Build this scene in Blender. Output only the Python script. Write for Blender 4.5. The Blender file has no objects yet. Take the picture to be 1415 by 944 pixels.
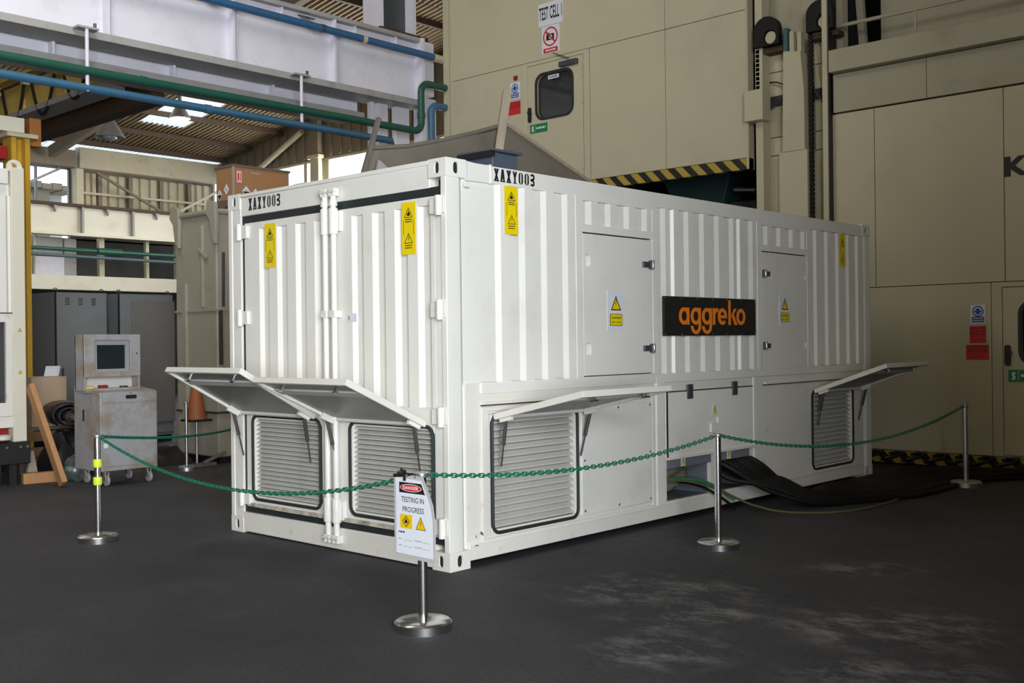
import bpy, bmesh, math, random
from math import pi, sin, cos, tan, radians, sqrt, atan2
from mathutils import Vector, Matrix
from mathutils.geometry import tessellate_polygon
random.seed(7)
S = bpy.context.scene
COL = S.collection

# ---------------------------------------------------------------- camera
cam = bpy.data.objects.new('camera', bpy.data.cameras.new('camera'))
COL.objects.link(cam)
S.camera = cam
cam.data.sensor_width = 36.0
cam.data.lens = 37.947
cam.data.clip_end = 200
YAW, PITCH, ROLL = radians(42.7457), radians(0.0155), radians(-0.6772)
_f = Vector((cos(YAW) * cos(PITCH), sin(YAW) * cos(PITCH), sin(PITCH)))
_r = Vector((sin(YAW), -cos(YAW), 0))
_u = _r.cross(_f)
_r2 = _r * cos(ROLL) + _u * sin(ROLL)
_u2 = -_r * sin(ROLL) + _u * cos(ROLL)
cam.matrix_world = Matrix(((_r2.x, _u2.x, -_f.x, -4.6586), (_r2.y, _u2.y, -_f.y, -4.8507),
                           (_r2.z, _u2.z, -_f.z, 1.4337), (0, 0, 0, 1)))

# ---------------------------------------------------------------- world, light, exposure
W = bpy.data.worlds.new('daylight')
S.world = W
W.use_nodes = True
W.node_tree.nodes['Background'].inputs[0].default_value = (0.86, 0.94, 1.0, 1)
W.node_tree.nodes['Background'].inputs[1].default_value = 1.8
S.view_settings.view_transform = 'Standard'
S.view_settings.look = 'None'
S.view_settings.gamma = 1.0
S.view_settings.exposure = 0.14
S.cycles.use_denoising = True
S.cycles.max_bounces = 6
S.cycles.diffuse_bounces = 4


def area_light(name, loc, target, sx, sy, power, color):
    d = bpy.data.lights.new(name, 'AREA')
    d.shape = 'RECTANGLE'
    d.size, d.size_y, d.energy, d.color = sx, sy, power, color
    o = bpy.data.objects.new(name, d)
    o.location = loc
    o.rotation_euler = (Vector(target) - Vector(loc)).to_track_quat('-Z', 'Y').to_euler()
    COL.objects.link(o)
    return o


# daylight through the open roller door behind the camera, and through the gable window and far bay roof
area_light('door_daylight', (-7.6, -9.85, 2.9), (-7.6, 0, 2.9), 6.0, 5.2, 2150, (0.93, 0.97, 1.0))
area_light('girder_fill_light', (-0.5, 4.4, 8.4), (2.6, 8.0, 4.6), 2.5, 2.5, 175, (1.0, 0.97, 0.90))  # unseen fill lamp added below the roof, tilted to brighten the girders
area_light('gable_window_daylight', (13.9, 16.5, 5.3), (0, 17.5, 6.2), 9.0, 2.4, 650, (1.0, 0.97, 0.90))
area_light('far_bay_roof_light', (6.0, 19.0, 7.6), (6.0, 21.0, 0), 8.0, 2.0, 260, (1.0, 0.96, 0.88))


# ---------------------------------------------------------------- materials
def mat(name, color, rough=0.5, metal=0.0, var=0.12, scale=6.0, bump=0.0, dirt=None, dirt_amt=0.0, dirt_scale=3.0,
        emit=None, estr=1.0, spec=0.5, stretch=(1, 1, 1), bump_scale=60.0, alpha=None, trans=0.0, dirt_lo=0.52, dirt_hi=0.78):
    m = bpy.data.materials.new(name)
    m.use_nodes = True
    nt = m.node_tree
    N, L = nt.nodes, nt.links
    b = N['Principled BSDF']
    b.inputs['Roughness'].default_value = rough
    b.inputs['Metallic'].default_value = metal
    b.inputs['Specular IOR Level'].default_value = spec
    tc = N.new('ShaderNodeTexCoord')
    mp = N.new('ShaderNodeMapping')
    mp.inputs['Scale'].default_value = stretch
    L.new(tc.outputs['Object'], mp.inputs[0])
    nz = N.new('ShaderNodeTexNoise')
    nz.inputs['Scale'].default_value = scale
    nz.inputs['Detail'].default_value = 5
    L.new(mp.outputs[0], nz.inputs['Vector'])
    mx = N.new('ShaderNodeMix')
    mx.data_type = 'RGBA'
    c = color
    mx.inputs['A'].default_value = (c[0] * (1 - var), c[1] * (1 - var), c[2] * (1 - var), 1)
    mx.inputs['B'].default_value = (min(1, c[0] * (1 + var)), min(1, c[1] * (1 + var)), min(1, c[2] * (1 + var)), 1)
    L.new(nz.outputs['Fac'], mx.inputs['Factor'])
    out = mx.outputs['Result']
    if dirt:
        n2 = N.new('ShaderNodeTexNoise')
        n2.inputs['Scale'].default_value = dirt_scale
        n2.inputs['Detail'].default_value = 8
        n2.inputs['Roughness'].default_value = 0.65
        L.new(mp.outputs[0], n2.inputs['Vector'])
        rp = N.new('ShaderNodeValToRGB')
        rp.color_ramp.elements[0].position = dirt_lo
        rp.color_ramp.elements[1].position = dirt_hi
        rp.color_ramp.elements[0].color = (0, 0, 0, 1)
        rp.color_ramp.elements[1].color = (dirt_amt, dirt_amt, dirt_amt, 1)
        L.new(n2.outputs['Fac'], rp.inputs[0])
        m2 = N.new('ShaderNodeMix')
        m2.data_type = 'RGBA'
        L.new(rp.outputs[0], m2.inputs['Factor'])
        L.new(out, m2.inputs['A'])
        m2.inputs['B'].default_value = (*dirt, 1)
        out = m2.outputs['Result']
    L.new(out, b.inputs['Base Color'])
    if bump:
        n3 = N.new('ShaderNodeTexNoise')
        n3.inputs['Scale'].default_value = bump_scale
        n3.inputs['Detail'].default_value = 4
        L.new(mp.outputs[0], n3.inputs['Vector'])
        bp = N.new('ShaderNodeBump')
        bp.inputs['Strength'].default_value = bump
        bp.inputs['Distance'].default_value = 0.01
        L.new(n3.outputs['Fac'], bp.inputs['Height'])
        L.new(bp.outputs[0], b.inputs['Normal'])
    if emit:
        b.inputs['Emission Color'].default_value = (*emit, 1)
        b.inputs['Emission Strength'].default_value = estr
    if trans:
        b.inputs['Transmission Weight'].default_value = trans
    if alpha is not None:
        b.inputs['Alpha'].default_value = alpha
    return m


def hazard_mat(name, period=0.24):
    m = mat(name, (0.4, 0.3, 0.03), 0.6)
    nt = m.node_tree
    N, L = nt.nodes, nt.links
    tc = N.new('ShaderNodeTexCoord')
    sp = N.new('ShaderNodeSeparateXYZ')
    L.new(tc.outputs['Object'], sp.inputs[0])
    a = N.new('ShaderNodeMath'); a.operation = 'SUBTRACT'
    L.new(sp.outputs['Y'], a.inputs[0]); L.new(sp.outputs['Z'], a.inputs[1])
    d = N.new('ShaderNodeMath'); d.operation = 'DIVIDE'; d.inputs[1].default_value = period
    L.new(a.outputs[0], d.inputs[0])
    fr = N.new('ShaderNodeMath'); fr.operation = 'FRACT'
    L.new(d.outputs[0], fr.inputs[0])
    gt = N.new('ShaderNodeMath'); gt.operation = 'GREATER_THAN'; gt.inputs[1].default_value = 0.5
    L.new(fr.outputs[0], gt.inputs[0])
    mx = N.new('ShaderNodeMix'); mx.data_type = 'RGBA'
    mx.inputs['A'].default_value = (0.012, 0.012, 0.012, 1)
    mx.inputs['B'].default_value = (0.45, 0.33, 0.05, 1)
    L.new(gt.outputs[0], mx.inputs['Factor'])
    L.new(mx.outputs['Result'], N['Principled BSDF'].inputs['Base Color'])
    return m


def floor_mat():
    m = bpy.data.materials.new('worn_dark_concrete')
    m.use_nodes = True
    nt = m.node_tree
    N, L = nt.nodes, nt.links
    b = N['Principled BSDF']
    tc = N.new('ShaderNodeTexCoord')

    def noise(scale, detail=6, rough=0.6, stretch=(1, 1, 1), rot=0.0):
        mp = N.new('ShaderNodeMapping')
        mp.inputs['Scale'].default_value = stretch
        mp.inputs['Rotation'].default_value = (0, 0, rot)
        L.new(tc.outputs['Object'], mp.inputs[0])
        n = N.new('ShaderNodeTexNoise')
        n.inputs['Scale'].default_value = scale
        n.inputs['Detail'].default_value = detail
        n.inputs['Roughness'].default_value = rough
        L.new(mp.outputs[0], n.inputs['Vector'])
        return n.outputs['Fac']

    def ramp(fac, p0, p1, c0, c1):
        r = N.new('ShaderNodeValToRGB')
        r.color_ramp.elements[0].position, r.color_ramp.elements[1].position = p0, p1
        r.color_ramp.elements[0].color, r.color_ramp.elements[1].color = c0, c1
        L.new(fac, r.inputs[0])
        return r.outputs[0]

    def mul(a, bb):
        x = N.new('ShaderNodeMath'); x.operation = 'MULTIPLY'
        L.new(a, x.inputs[0])
        if isinstance(bb, float):
            x.inputs[1].default_value = bb
        else:
            L.new(bb, x.inputs[1])
        return x.outputs[0]

    base = ramp(noise(0.9), 0.3, 0.7, (0.039, 0.039, 0.046, 1), (0.066, 0.065, 0.073, 1))
    fine = ramp(noise(45, 3), 0.3, 0.75, (0.7, 0.7, 0.7, 1), (1.3, 1.3, 1.3, 1))
    mm = N.new('ShaderNodeMix'); mm.data_type = 'RGBA'; mm.blend_type = 'MULTIPLY'
    mm.inputs['Factor'].default_value = 1
    L.new(base, mm.inputs['A']); L.new(fine, mm.inputs['B'])
    # a trodden patch of pale scuffs and chalky scratches in the open floor
    masks = None
    for (cx, cy, rx, ry, rot) in SCUFFS:
        mp = N.new('ShaderNodeMapping'); mp.vector_type = 'TEXTURE'
        mp.inputs['Location'].default_value = (cx, cy, 0)
        mp.inputs['Rotation'].default_value = (0, 0, rot)
        mp.inputs['Scale'].default_value = (rx, ry, 10)
        L.new(tc.outputs['Object'], mp.inputs[0])
        g = N.new('ShaderNodeTexGradient'); g.gradient_type = 'SPHERICAL'
        L.new(mp.outputs[0], g.inputs[0])
        if masks is None:
            masks = g.outputs['Fac']
        else:
            x = N.new('ShaderNodeMath'); x.operation = 'MAXIMUM'
            L.new(masks, x.inputs[0]); L.new(g.outputs['Fac'], x.inputs[1])
            masks = x.outputs[0]
    soft = ramp(masks, 0.0, 0.6, (0, 0, 0, 1), (1, 1, 1, 1))
    scr = ramp(noise(5.5, 9, 0.72, (1, 0.62, 1), -0.75), 0.47, 0.66, (0, 0, 0, 1), (1, 1, 1, 1))
    big = ramp(noise(0.8, 4), 0.46, 0.7, (0, 0, 0, 1), (0.16, 0.16, 0.16, 1))
    sc2 = mul(soft, scr)
    add = N.new('ShaderNodeMath'); add.operation = 'MAXIMUM'
    L.new(sc2, add.inputs[0])
    L.new(mul(big, scr), add.inputs[1])
    fac = mul(add.outputs[0], 0.70)
    m2 = N.new('ShaderNodeMix'); m2.data_type = 'RGBA'
    L.new(fac, m2.inputs['Factor'])
    L.new(mm.outputs['Result'], m2.inputs['A'])
    m2.inputs['B'].default_value = (0.27, 0.265, 0.255, 1)
    # dark oil spots
    oil = ramp(noise(1.4, 5, 0.6), 0.66, 0.74, (0, 0, 0, 1), (0.6, 0.6, 0.6, 1))
    m3 = N.new('ShaderNodeMix'); m3.data_type = 'RGBA'
    L.new(oil, m3.inputs['Factor'])
    L.new(m2.outputs['Result'], m3.inputs['A'])
    m3.inputs['B'].default_value = (0.014, 0.014, 0.015, 1)
    L.new(m3.outputs['Result'], b.inputs['Base Color'])
    b.inputs['Roughness'].default_value = 0.72
    b.inputs['Specular IOR Level'].default_value = 0.3
    bp = N.new('ShaderNodeBump'); bp.inputs['Strength'].default_value = 0.25; bp.inputs['Distance'].default_value = 0.01
    L.new(noise(70, 4), bp.inputs['Height'])
    L.new(bp.outputs[0], b.inputs['Normal'])
    return m


SCUFFS = [(0.42, -1.30, 0.75, 0.45, -0.82), (0.50, -2.60, 0.75, 0.55, -0.95), (0.10, -1.75, 0.6, 0.4, -0.6), (-0.55, -1.95, 0.45, 0.4, -0.82),
          (0.62, -0.98, 0.30, 0.22, -0.6), (1.7, -1.9, 0.5, 0.3, -0.82), (-0.2, -2.9, 0.6, 0.3, -0.9)]
RUST = (0.16, 0.065, 0.025)
M = {}
M['white'] = mat('white_container_paint', (0.80, 0.79, 0.755), 0.36, var=0.05, scale=2.2, dirt=(0.50, 0.46, 0.38), dirt_amt=0.35, dirt_scale=1.6)
M['white_worn'] = mat('worn_white_paint', (0.76, 0.74, 0.69), 0.45, var=0.06, scale=4, dirt=RUST, dirt_amt=0.5, dirt_scale=7.0, dirt_lo=0.62, dirt_hi=0.80)
M['slat'] = mat('dull_white_louvre_paint', (0.62, 0.61, 0.58), 0.5, var=0.08, dirt=(0.25, 0.22, 0.18), dirt_amt=0.5)
M['lining'] = mat('grey_foil_lining', (0.30, 0.29, 0.275), 0.42, metal=0.35, var=0.25, scale=3.5, bump=0.6, bump_scale=6)
M['rubber'] = mat('black_rubber_seal', (0.018, 0.024, 0.027), 0.55, var=0.3)
M['black'] = mat('black_paint', (0.012, 0.012, 0.013), 0.5, var=0.3)
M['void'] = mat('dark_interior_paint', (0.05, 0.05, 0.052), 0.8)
M['steel'] = mat('galvanised_steel', (0.50, 0.51, 0.53), 0.34, metal=0.9, var=0.15, scale=20)
M['chrome'] = mat('polished_steel', (0.66, 0.66, 0.67), 0.2, metal=1.0, var=0.08, scale=15)
M['darksteel'] = mat('dark_steel', (0.10, 0.11, 0.125), 0.42, metal=0.6, var=0.2)
M['stay'] = mat('brown_black_stay', (0.055, 0.045, 0.042), 0.5, var=0.2)
M['compart'] = mat('blue_grey_steel', (0.17, 0.19, 0.225), 0.5, var=0.12)
M['bluebox'] = mat('slate_blue_paint', (0.075, 0.095, 0.135), 0.5, var=0.12)
M['cream'] = mat('cream_panel_paint', (0.56, 0.51, 0.365), 0.55, var=0.05, scale=1.3, dirt=(0.34, 0.29, 0.20), dirt_amt=0.35, dirt_scale=0.9)
M['creamdark'] = mat('drab_cream_wall_paint', (0.44, 0.40, 0.30), 0.7, var=0.08, scale=2, dirt=(0.2, 0.17, 0.12), dirt_amt=0.5, dirt_scale=1.5)
M['lilac'] = mat('pale_lilac_girder_paint', (0.71, 0.70, 0.795), 0.55, var=0.06, scale=2.5, dirt=(0.36, 0.34, 0.36), dirt_amt=0.35)
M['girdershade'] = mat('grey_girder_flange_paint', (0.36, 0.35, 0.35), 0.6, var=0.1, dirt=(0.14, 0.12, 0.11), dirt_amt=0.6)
M['ivory'] = mat('ivory_beam_paint', (0.70, 0.67, 0.56), 0.6, var=0.05, dirt=(0.4, 0.34, 0.24), dirt_amt=0.4, dirt_scale=1.5)
M['bluepipe'] = mat('blue_pipe_paint', (0.034, 0.112, 0.25), 0.4, var=0.15)
M['bluepipe2'] = mat('sky_blue_pipe_paint', (0.050, 0.150, 0.26), 0.45, var=0.15)
M['greenpipe'] = mat('dark_green_pipe_paint', (0.014, 0.088, 0.060), 0.45, var=0.2)
M['yellow'] = mat('ochre_yellow_crane_paint', (0.56, 0.33, 0.03), 0.5, var=0.1, dirt=(0.22, 0.12, 0.03), dirt_amt=0.4)
M['craneyellow'] = mat('pale_yellow_crane_paint', (0.72, 0.52, 0.13), 0.5, var=0.1, dirt=(0.3, 0.2, 0.06), dirt_amt=0.4)
M['brownsteel'] = mat('brown_oxide_steel', (0.060, 0.034, 0.019), 0.7, var=0.2)
M['orange'] = mat('rusty_orange_paint', (0.40, 0.16, 0.035), 0.55, var=0.15)
M['roof'] = mat('weathered_roof_sheet', (0.25, 0.185, 0.105), 0.7, var=0.2, scale=1.5, dirt=(0.12, 0.09, 0.06), dirt_amt=0.7, dirt_scale=1.2)
M['clad'] = mat('buff_cladding_sheet', (0.47, 0.42, 0.30), 0.7, var=0.12, scale=1.5, dirt=(0.22, 0.18, 0.12), dirt_amt=0.6)
M['claddark'] = mat('brown_gable_sheet', (0.20, 0.165, 0.12), 0.75, var=0.15)
def translucent_mat(name, color):
    m = mat(name, color, 0.5, var=0.03)
    nt = m.node_tree
    t = nt.nodes.new('ShaderNodeBsdfTranslucent')
    t.inputs[0].default_value = (*color, 1)
    mx = nt.nodes.new('ShaderNodeMixShader')
    mx.inputs[0].default_value = 0.85
    nt.links.new(nt.nodes['Principled BSDF'].outputs[0], mx.inputs[1])
    nt.links.new(t.outputs[0], mx.inputs[2])
    nt.links.new(mx.outputs[0], nt.nodes['Material Output'].inputs['Surface'])
    return m


M['skylight'] = translucent_mat('translucent_roof_sheet', (0.90, 0.91, 0.92))
M['farpipe'] = mat('dull_blue_pipe_paint', (0.07, 0.12, 0.14), 0.5, var=0.15)
M['rusty'] = mat('rust_streaked_white_paint', (0.66, 0.62, 0.55), 0.5, var=0.1, dirt=RUST, dirt_amt=0.9, dirt_scale=9.0, dirt_lo=0.42, dirt_hi=0.66)
M['lampglass'] = mat('lit_lamp_glass', (0.9, 0.9, 0.9), 0.4, emit=(1.0, 0.98, 0.93), estr=14.0)
M['cabinet'] = mat('grey_cabinet_paint', (0.215, 0.225, 0.235), 0.5, var=0.06, dirt=(0.12, 0.12, 0.12), dirt_amt=0.4)
M['cabinet2'] = mat('brownish_grey_cabinet_paint', (0.20, 0.195, 0.185), 0.5, var=0.06)
M['cart'] = mat('light_grey_cart_paint', (0.35, 0.35, 0.37), 0.5, var=0.06, dirt=(0.27, 0.20, 0.125), dirt_amt=0.75, dirt_scale=2.8, dirt_lo=0.46, dirt_hi=0.60)
M['screen'] = mat('dark_monitor_glass', (0.012, 0.02, 0.022), 0.12, var=0.2)
M['tank'] = mat('beige_grey_tank_paint', (0.36, 0.33, 0.27), 0.6, var=0.08, scale=3, dirt=(0.20, 0.165, 0.115), dirt_amt=0.5)
M['cardboard'] = mat('brown_cardboard', (0.36, 0.185, 0.085), 0.8, var=0.1, scale=8, dirt=(0.20, 0.10, 0.05), dirt_amt=0.4)
M['palecard'] = mat('pale_cardboard', (0.40, 0.29, 0.20), 0.8, var=0.08)
M['wood'] = mat('raw_pine_wood', (0.42, 0.215, 0.09), 0.7, var=0.25, scale=5, stretch=(6, 6, 0.6))
M['brownwood'] = mat('brown_stained_wood', (0.16, 0.085, 0.04), 0.75, var=0.3, scale=5, stretch=(0.6, 6, 6))
M['oldwood'] = mat('weathered_grey_wood', (0.36, 0.30, 0.235), 0.8, var=0.3, scale=6, stretch=(6, 6, 0.7))
M['darkwood'] = mat('dark_weathered_wood', (0.135, 0.115, 0.095), 0.8, var=0.3, scale=6, stretch=(6, 6, 0.7))
M['tarp'] = mat('brown_grey_canvas', (0.165, 0.145, 0.115), 0.85, var=0.12, scale=5, bump=0.4, bump_scale=3)
M['plastic'] = mat('clear_green_plastic', (0.40, 0.50, 0.46), 0.18, var=0.3, trans=0.88)
M['blacktarp'] = mat('black_plastic_sheet', (0.014, 0.014, 0.016), 0.35, var=0.3, bump=0.4, bump_scale=12)
M['cable'] = mat('black_cable_sheath', (0.006, 0.006, 0.0065), 0.55, var=0.3, spec=0.25)
M['cableshine'] = mat('glossy_cable_sheath', (0.01, 0.01, 0.011), 0.25, var=0.3)
M['earthcable'] = mat('green_yellow_earth_cable', (0.105, 0.10, 0.045), 0.5, var=0.3)
M['greencable'] = mat('green_cable_sheath', (0.04, 0.20, 0.09), 0.5)
M['chain'] = mat('green_plastic_chain', (0.005, 0.16, 0.085), 0.4, var=0.1)
M['yel'] = mat('yellow_sign_print', (0.86, 0.66, 0.0), 0.45, var=0.02)
M['amber'] = mat('amber_sign_print', (0.80, 0.55, 0.0), 0.45, var=0.02)
M['blk'] = mat('black_sign_print', (0.012, 0.012, 0.014), 0.5, var=0.05)
M['red'] = mat('red_sign_print', (0.62, 0.02, 0.015), 0.45, var=0.05)
M['dkred'] = mat('dark_red_sign_print', (0.30, 0.012, 0.012), 0.45, var=0.05)
M['blue'] = mat('blue_sign_print', (0.02, 0.10, 0.38), 0.45, var=0.05)
M['grn'] = mat('green_sign_print', (0.005, 0.22, 0.07), 0.45, var=0.05)
M['paper'] = mat('white_sign_sheet', (0.74, 0.77, 0.85), 0.4, var=0.02)
M['lam'] = mat('laminate_edge', (0.48, 0.47, 0.47), 0.25, var=0.04)
M['pink'] = mat('pink_label_print', (0.80, 0.45, 0.50), 0.5, var=0.03)
M['org'] = mat('orange_sign_print', (0.90, 0.23, 0.012), 0.45, var=0.03)
M['gry'] = mat('grey_sign_print', (0.32, 0.32, 0.35), 0.5, var=0.03)
M['rusty2'] = mat('bare_rust_chip', (0.15, 0.055, 0.02), 0.8, var=0.3, scale=40)
M['hiviz'] = mat('fluorescent_yellow_tape', (0.70, 0.85, 0.04), 0.5, var=0.04)
M['glass'] = mat('dark_window_glass', (0.03, 0.032, 0.03), 0.06, var=0.1)
M['teal'] = mat('teal_machine_paint', (0.04, 0.10, 0.10), 0.5, var=0.1)
M['hazard'] = hazard_mat('black_and_yellow_hazard_stripes')
M['floor'] = floor_mat()
M['outside'] = mat('pale_outdoor_roofing', (0.50, 0.50, 0.49), 0.8)
M['redplastic'] = mat('red_tool_plastic', (0.35, 0.02, 0.02), 0.5)
M['wheel'] = mat('pale_caster_rubber', (0.33, 0.33, 0.34), 0.5)
M['conepl'] = mat('faded_orange_cone_plastic', (0.30, 0.095, 0.03), 0.6, var=0.12)
M['olive'] = mat('grimy_cream_post_paint', (0.52, 0.48, 0.34), 0.6, var=0.1)


# ---------------------------------------------------------------- mesh builder
class MB:
    def __init__(s):
        s.v, s.f = [], []

    def add(s, vs, fs):
        n = len(s.v)
        s.v += [tuple(p) for p in vs]
        s.f += [tuple(i + n for i in f) for f in fs]
        return s

    def box(s, x0, x1, y0, y1, z0, z1):
        vs = [(x, y, z) for x in (x0, x1) for y in (y0, y1) for z in (z0, z1)]
        return s.add(vs, [(0, 1, 3, 2), (4, 6, 7, 5), (0, 4, 5, 1), (2, 3, 7, 6), (0, 2, 6, 4), (1, 5, 7, 3)])

    def obox(s, c, ax, ay, az, hx, hy, hz):
        """box with centre c and three axes"""
        c, ax, ay, az = Vector(c), Vector(ax).normalized(), Vector(ay).normalized(), Vector(az).normalized()
        vs = [c + ax * (a * hx) + ay * (b * hy) + az * (d * hz) for a in (-1, 1) for b in (-1, 1) for d in (-1, 1)]
        return s.add(vs, [(0, 1, 3, 2), (4, 6, 7, 5), (0, 4, 5, 1), (2, 3, 7, 6), (0, 2, 6, 4), (1, 5, 7, 3)])

    def beam(s, p0, p1, w, h, up=(0, 0, 1)):
        p0, p1 = Vector(p0), Vector(p1)
        d = (p1 - p0).normalized()
        side = d.cross(Vector(up))
        if side.length < 1e-4:
            side = d.cross(Vector((1, 0, 0)))
        side.normalize()
        u = side.cross(d)
        return s.obox((p0 + p1) / 2, d, side, u, (p1 - p0).length / 2, w / 2, h / 2)

    def tube(s, pts, r, n=8, closed=False, cap=True):
        pts = [Vector(p) for p in pts]
        m = len(pts)
        rr = r if isinstance(r, (list, tuple)) else [r] * m
        vs, fs = [], []
        prev = None
        for i, p in enumerate(pts):
            if closed:
                t = pts[(i + 1) % m] - pts[i - 1]
            else:
                t = pts[min(i + 1, m - 1)] - pts[max(i - 1, 0)]
            t.normalize()
            if prev is None:
                a = t.cross(Vector((0, 0, 1)))
                if a.length < 1e-3:
                    a = t.cross(Vector((1, 0, 0)))
            else:
                a = prev - t * prev.dot(t)
            a.normalize()
            prev = a
            b = t.cross(a)
            for k in range(n):
                q = 2 * pi * k / n
                vs.append(p + a * (cos(q) * rr[i]) + b * (sin(q) * rr[i]))
        for i in range(m if closed else m - 1):
            j = (i + 1) % m
            for k in range(n):
                l = (k + 1) % n
                fs.append((i * n + k, i * n + l, j * n + l, j * n + k))
        if cap and not closed:
            fs.append(tuple(range(n))[::-1])
            fs.append(tuple((m - 1) * n + k for k in range(n)))
        return s.add(vs, fs)

    def lathe(s, prof, c=(0, 0, 0), n=24):
        vs, fs = [], []
        m = len(prof)
        for (r, z) in prof:
            for k in range(n):
                q = 2 * pi * k / n
                vs.append((c[0] + r * cos(q), c[1] + r * sin(q), c[2] + z))
        for i in range(m - 1):
            for k in range(n):
                l = (k + 1) % n
                fs.append((i * n + k, i * n + l, (i + 1) * n + l, (i + 1) * n + k))
        fs.append(tuple(range(n))[::-1])
        fs.append(tuple((m - 1) * n + k for k in range(n)))
        return s.add(vs, fs)

    def prism(s, poly, fr, a, b):
        """polygon (u, v) of frame fr extruded along the normal from a to b"""
        o, u, v, n = fr
        k = len(poly)
        vs = [o + u * p[0] + v * p[1] + n * a for p in poly] + [o + u * p[0] + v * p[1] + n * b for p in poly]
        fs = [tuple(range(k))[::-1], tuple(range(k, 2 * k))]
        fs += [(i, (i + 1) % k, k + (i + 1) % k, k + i) for i in range(k)]
        return s.add(vs, fs)

    def plate(s, outer, holes, fr, a, b):
        """plate with holes, between normal offsets a (back) and b (front)"""
        o, u, v, n = fr
        loops = [outer] + list(holes)
        flat = [p for l in loops for p in l]
        tri = tessellate_polygon([[Vector((p[0], p[1], 0)) for p in l] for l in loops])
        K = len(flat)
        vs = [o + u * p[0] + v * p[1] + n * a for p in flat] + [o + u * p[0] + v * p[1] + n * b for p in flat]
        fs = [t for t in tri] + [tuple(i + K for i in t) for t in tri]
        st = 0
        for l in loops:
            k = len(l)
            for i in range(k):
                j = (i + 1) % k
                fs.append((st + i, st + j, K + st + j, K + st + i))
            st += k
        return s.add(vs, fs)

    def corrugate(s, prof, fr, v0, v1, thick=0.004):
        """sheet whose section prof is (u, depth) points; runs from v0 to v1"""
        o, u, v, n = fr
        k = len(prof)
        vs = []
        for (z) in (v0, v1):
            for t in (0, thick):
                vs += [o + u * p[0] + n * (p[1] - t) + v * z for p in prof]
        fs = []
        for i in range(k - 1):
            fs.append((i, i + 1, 2 * k + i + 1, 2 * k + i))
            fs.append((k + i, 3 * k + i, 3 * k + i + 1, k + i + 1))
            fs.append((i, k + i, k + i + 1, i + 1))
            fs.append((2 * k + i, 2 * k + i + 1, 3 * k + i + 1, 3 * k + i))
        fs.append((0, 2 * k, 3 * k, k))
        e = k - 1
        fs.append((e, k + e, 3 * k + e, 2 * k + e))
        return s.add(vs, fs)

    def mesh(s, name, smooth=True, recalc=True):
        me = bpy.data.meshes.new(name)
        me.from_pydata(s.v, [], s.f)
        if recalc:
            bm = bmesh.new()
            bm.from_mesh(me)
            bmesh.ops.recalc_face_normals(bm, faces=bm.faces)
            bm.to_mesh(me)
            bm.free()
        if smooth:
            me.shade_smooth()
            me.set_sharp_from_angle(angle=radians(38))
        return me

    def build(s, name, m, parent=None, bevel=0.0, smooth=True, off=None, recalc=True):
        if off is not None:
            s.v = [(p[0] - off[0], p[1] - off[1], p[2] - off[2]) for p in s.v]
        me = s.mesh(name, smooth, recalc)
        me.materials.append(m)
        o = bpy.data.objects.new(name, me)
        COL.objects.link(o)
        if parent is not None:
            o.parent = parent
        if bevel:
            b = o.modifiers.new('bevel', 'BEVEL')
            b.width = bevel
            b.segments = 2
            b.limit_method = 'ANGLE'
        return o


def thing(name, label, cat, loc=(0, 0, 0), rz=0.0, group=None):
    o = bpy.data.objects.new(name, None)
    o.empty_display_size = 0.1
    COL.objects.link(o)
    o.location = loc
    o.rotation_euler = (0, 0, rz)
    o['label'], o['category'] = label, cat
    if group:
        o['group'] = group
    return o


def tag(o, label, cat, group=None):
    o['label'], o['category'] = label, cat
    if group:
        o['group'] = group
    return o


def struct(o):
    o['kind'] = 'structure'
    return o


def inst(src, name, parent, mw=None, loc=None):
    o = bpy.data.objects.new(name, src.data)
    COL.objects.link(o)
    o.parent = parent
    if loc is not None:
        o.location = loc
    if mw is not None:
        o.matrix_local = mw
    return o


X, Y, Z = Vector((1, 0, 0)), Vector((0, 1, 0)), Vector((0, 0, 1))


def rect(x0, x1, y0, y1):
    return [(x0, y0), (x1, y0), (x1, y1), (x0, y1)]


def stadium(cx, cy, w, h, n=6):
    r = w / 2
    pts = []
    for k in range(n + 1):
        q = pi * k / n
        pts.append((cx + r * cos(q), cy + h / 2 - r + r * sin(q)))
    for k in range(n + 1):
        q = pi + pi * k / n
        pts.append((cx + r * cos(q), cy - h / 2 + r + r * sin(q)))
    return pts


def rrect(x0, x1, y0, y1, r, n=5):
    pts = []
    for (cx, cy, a) in ((x1 - r, y0 + r, -pi / 2), (x1 - r, y1 - r, 0), (x0 + r, y1 - r, pi / 2), (x0 + r, y0 + r, pi)):
        for k in range(n + 1):
            q = a + pi / 2 * k / n
            pts.append((cx + r * cos(q), cy + r * sin(q)))
    return pts


def circle(cx, cy, r, n=20, ry=None):
    ry = ry or r
    return [(cx + r * cos(2 * pi * k / n), cy + ry * sin(2 * pi * k / n)) for k in range(n)]


# ---------------------------------------------------------------- flat print on signs
_tcache = {}


def text_polys(txt, bold=0.0):
    key = (txt, bold)
    if key in _tcache:
        return _tcache[key]
    cu = bpy.data.curves.new('t', 'FONT')
    cu.body = txt
    cu.size = 1.0
    cu.offset = bold
    cu.resolution_u = 3
    o = bpy.data.objects.new('t', cu)
    COL.objects.link(o)
    dg = bpy.context.evaluated_depsgraph_get()
    me = bpy.data.meshes.new_from_object(o.evaluated_get(dg))
    vs = [(v.co.x, v.co.y) for v in me.vertices]
    fs = [tuple(p.vertices) for p in me.polygons]
    bpy.data.objects.remove(o)
    bpy.data.curves.remove(cu)
    bpy.data.meshes.remove(me)
    x0, x1 = min(v[0] for v in vs), max(v[0] for v in vs)
    y0, y1 = min(v[1] for v in vs), max(v[1] for v in vs)
    _tcache[key] = (vs, fs, x0, x1, y0, y1)
    return _tcache[key]


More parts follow.
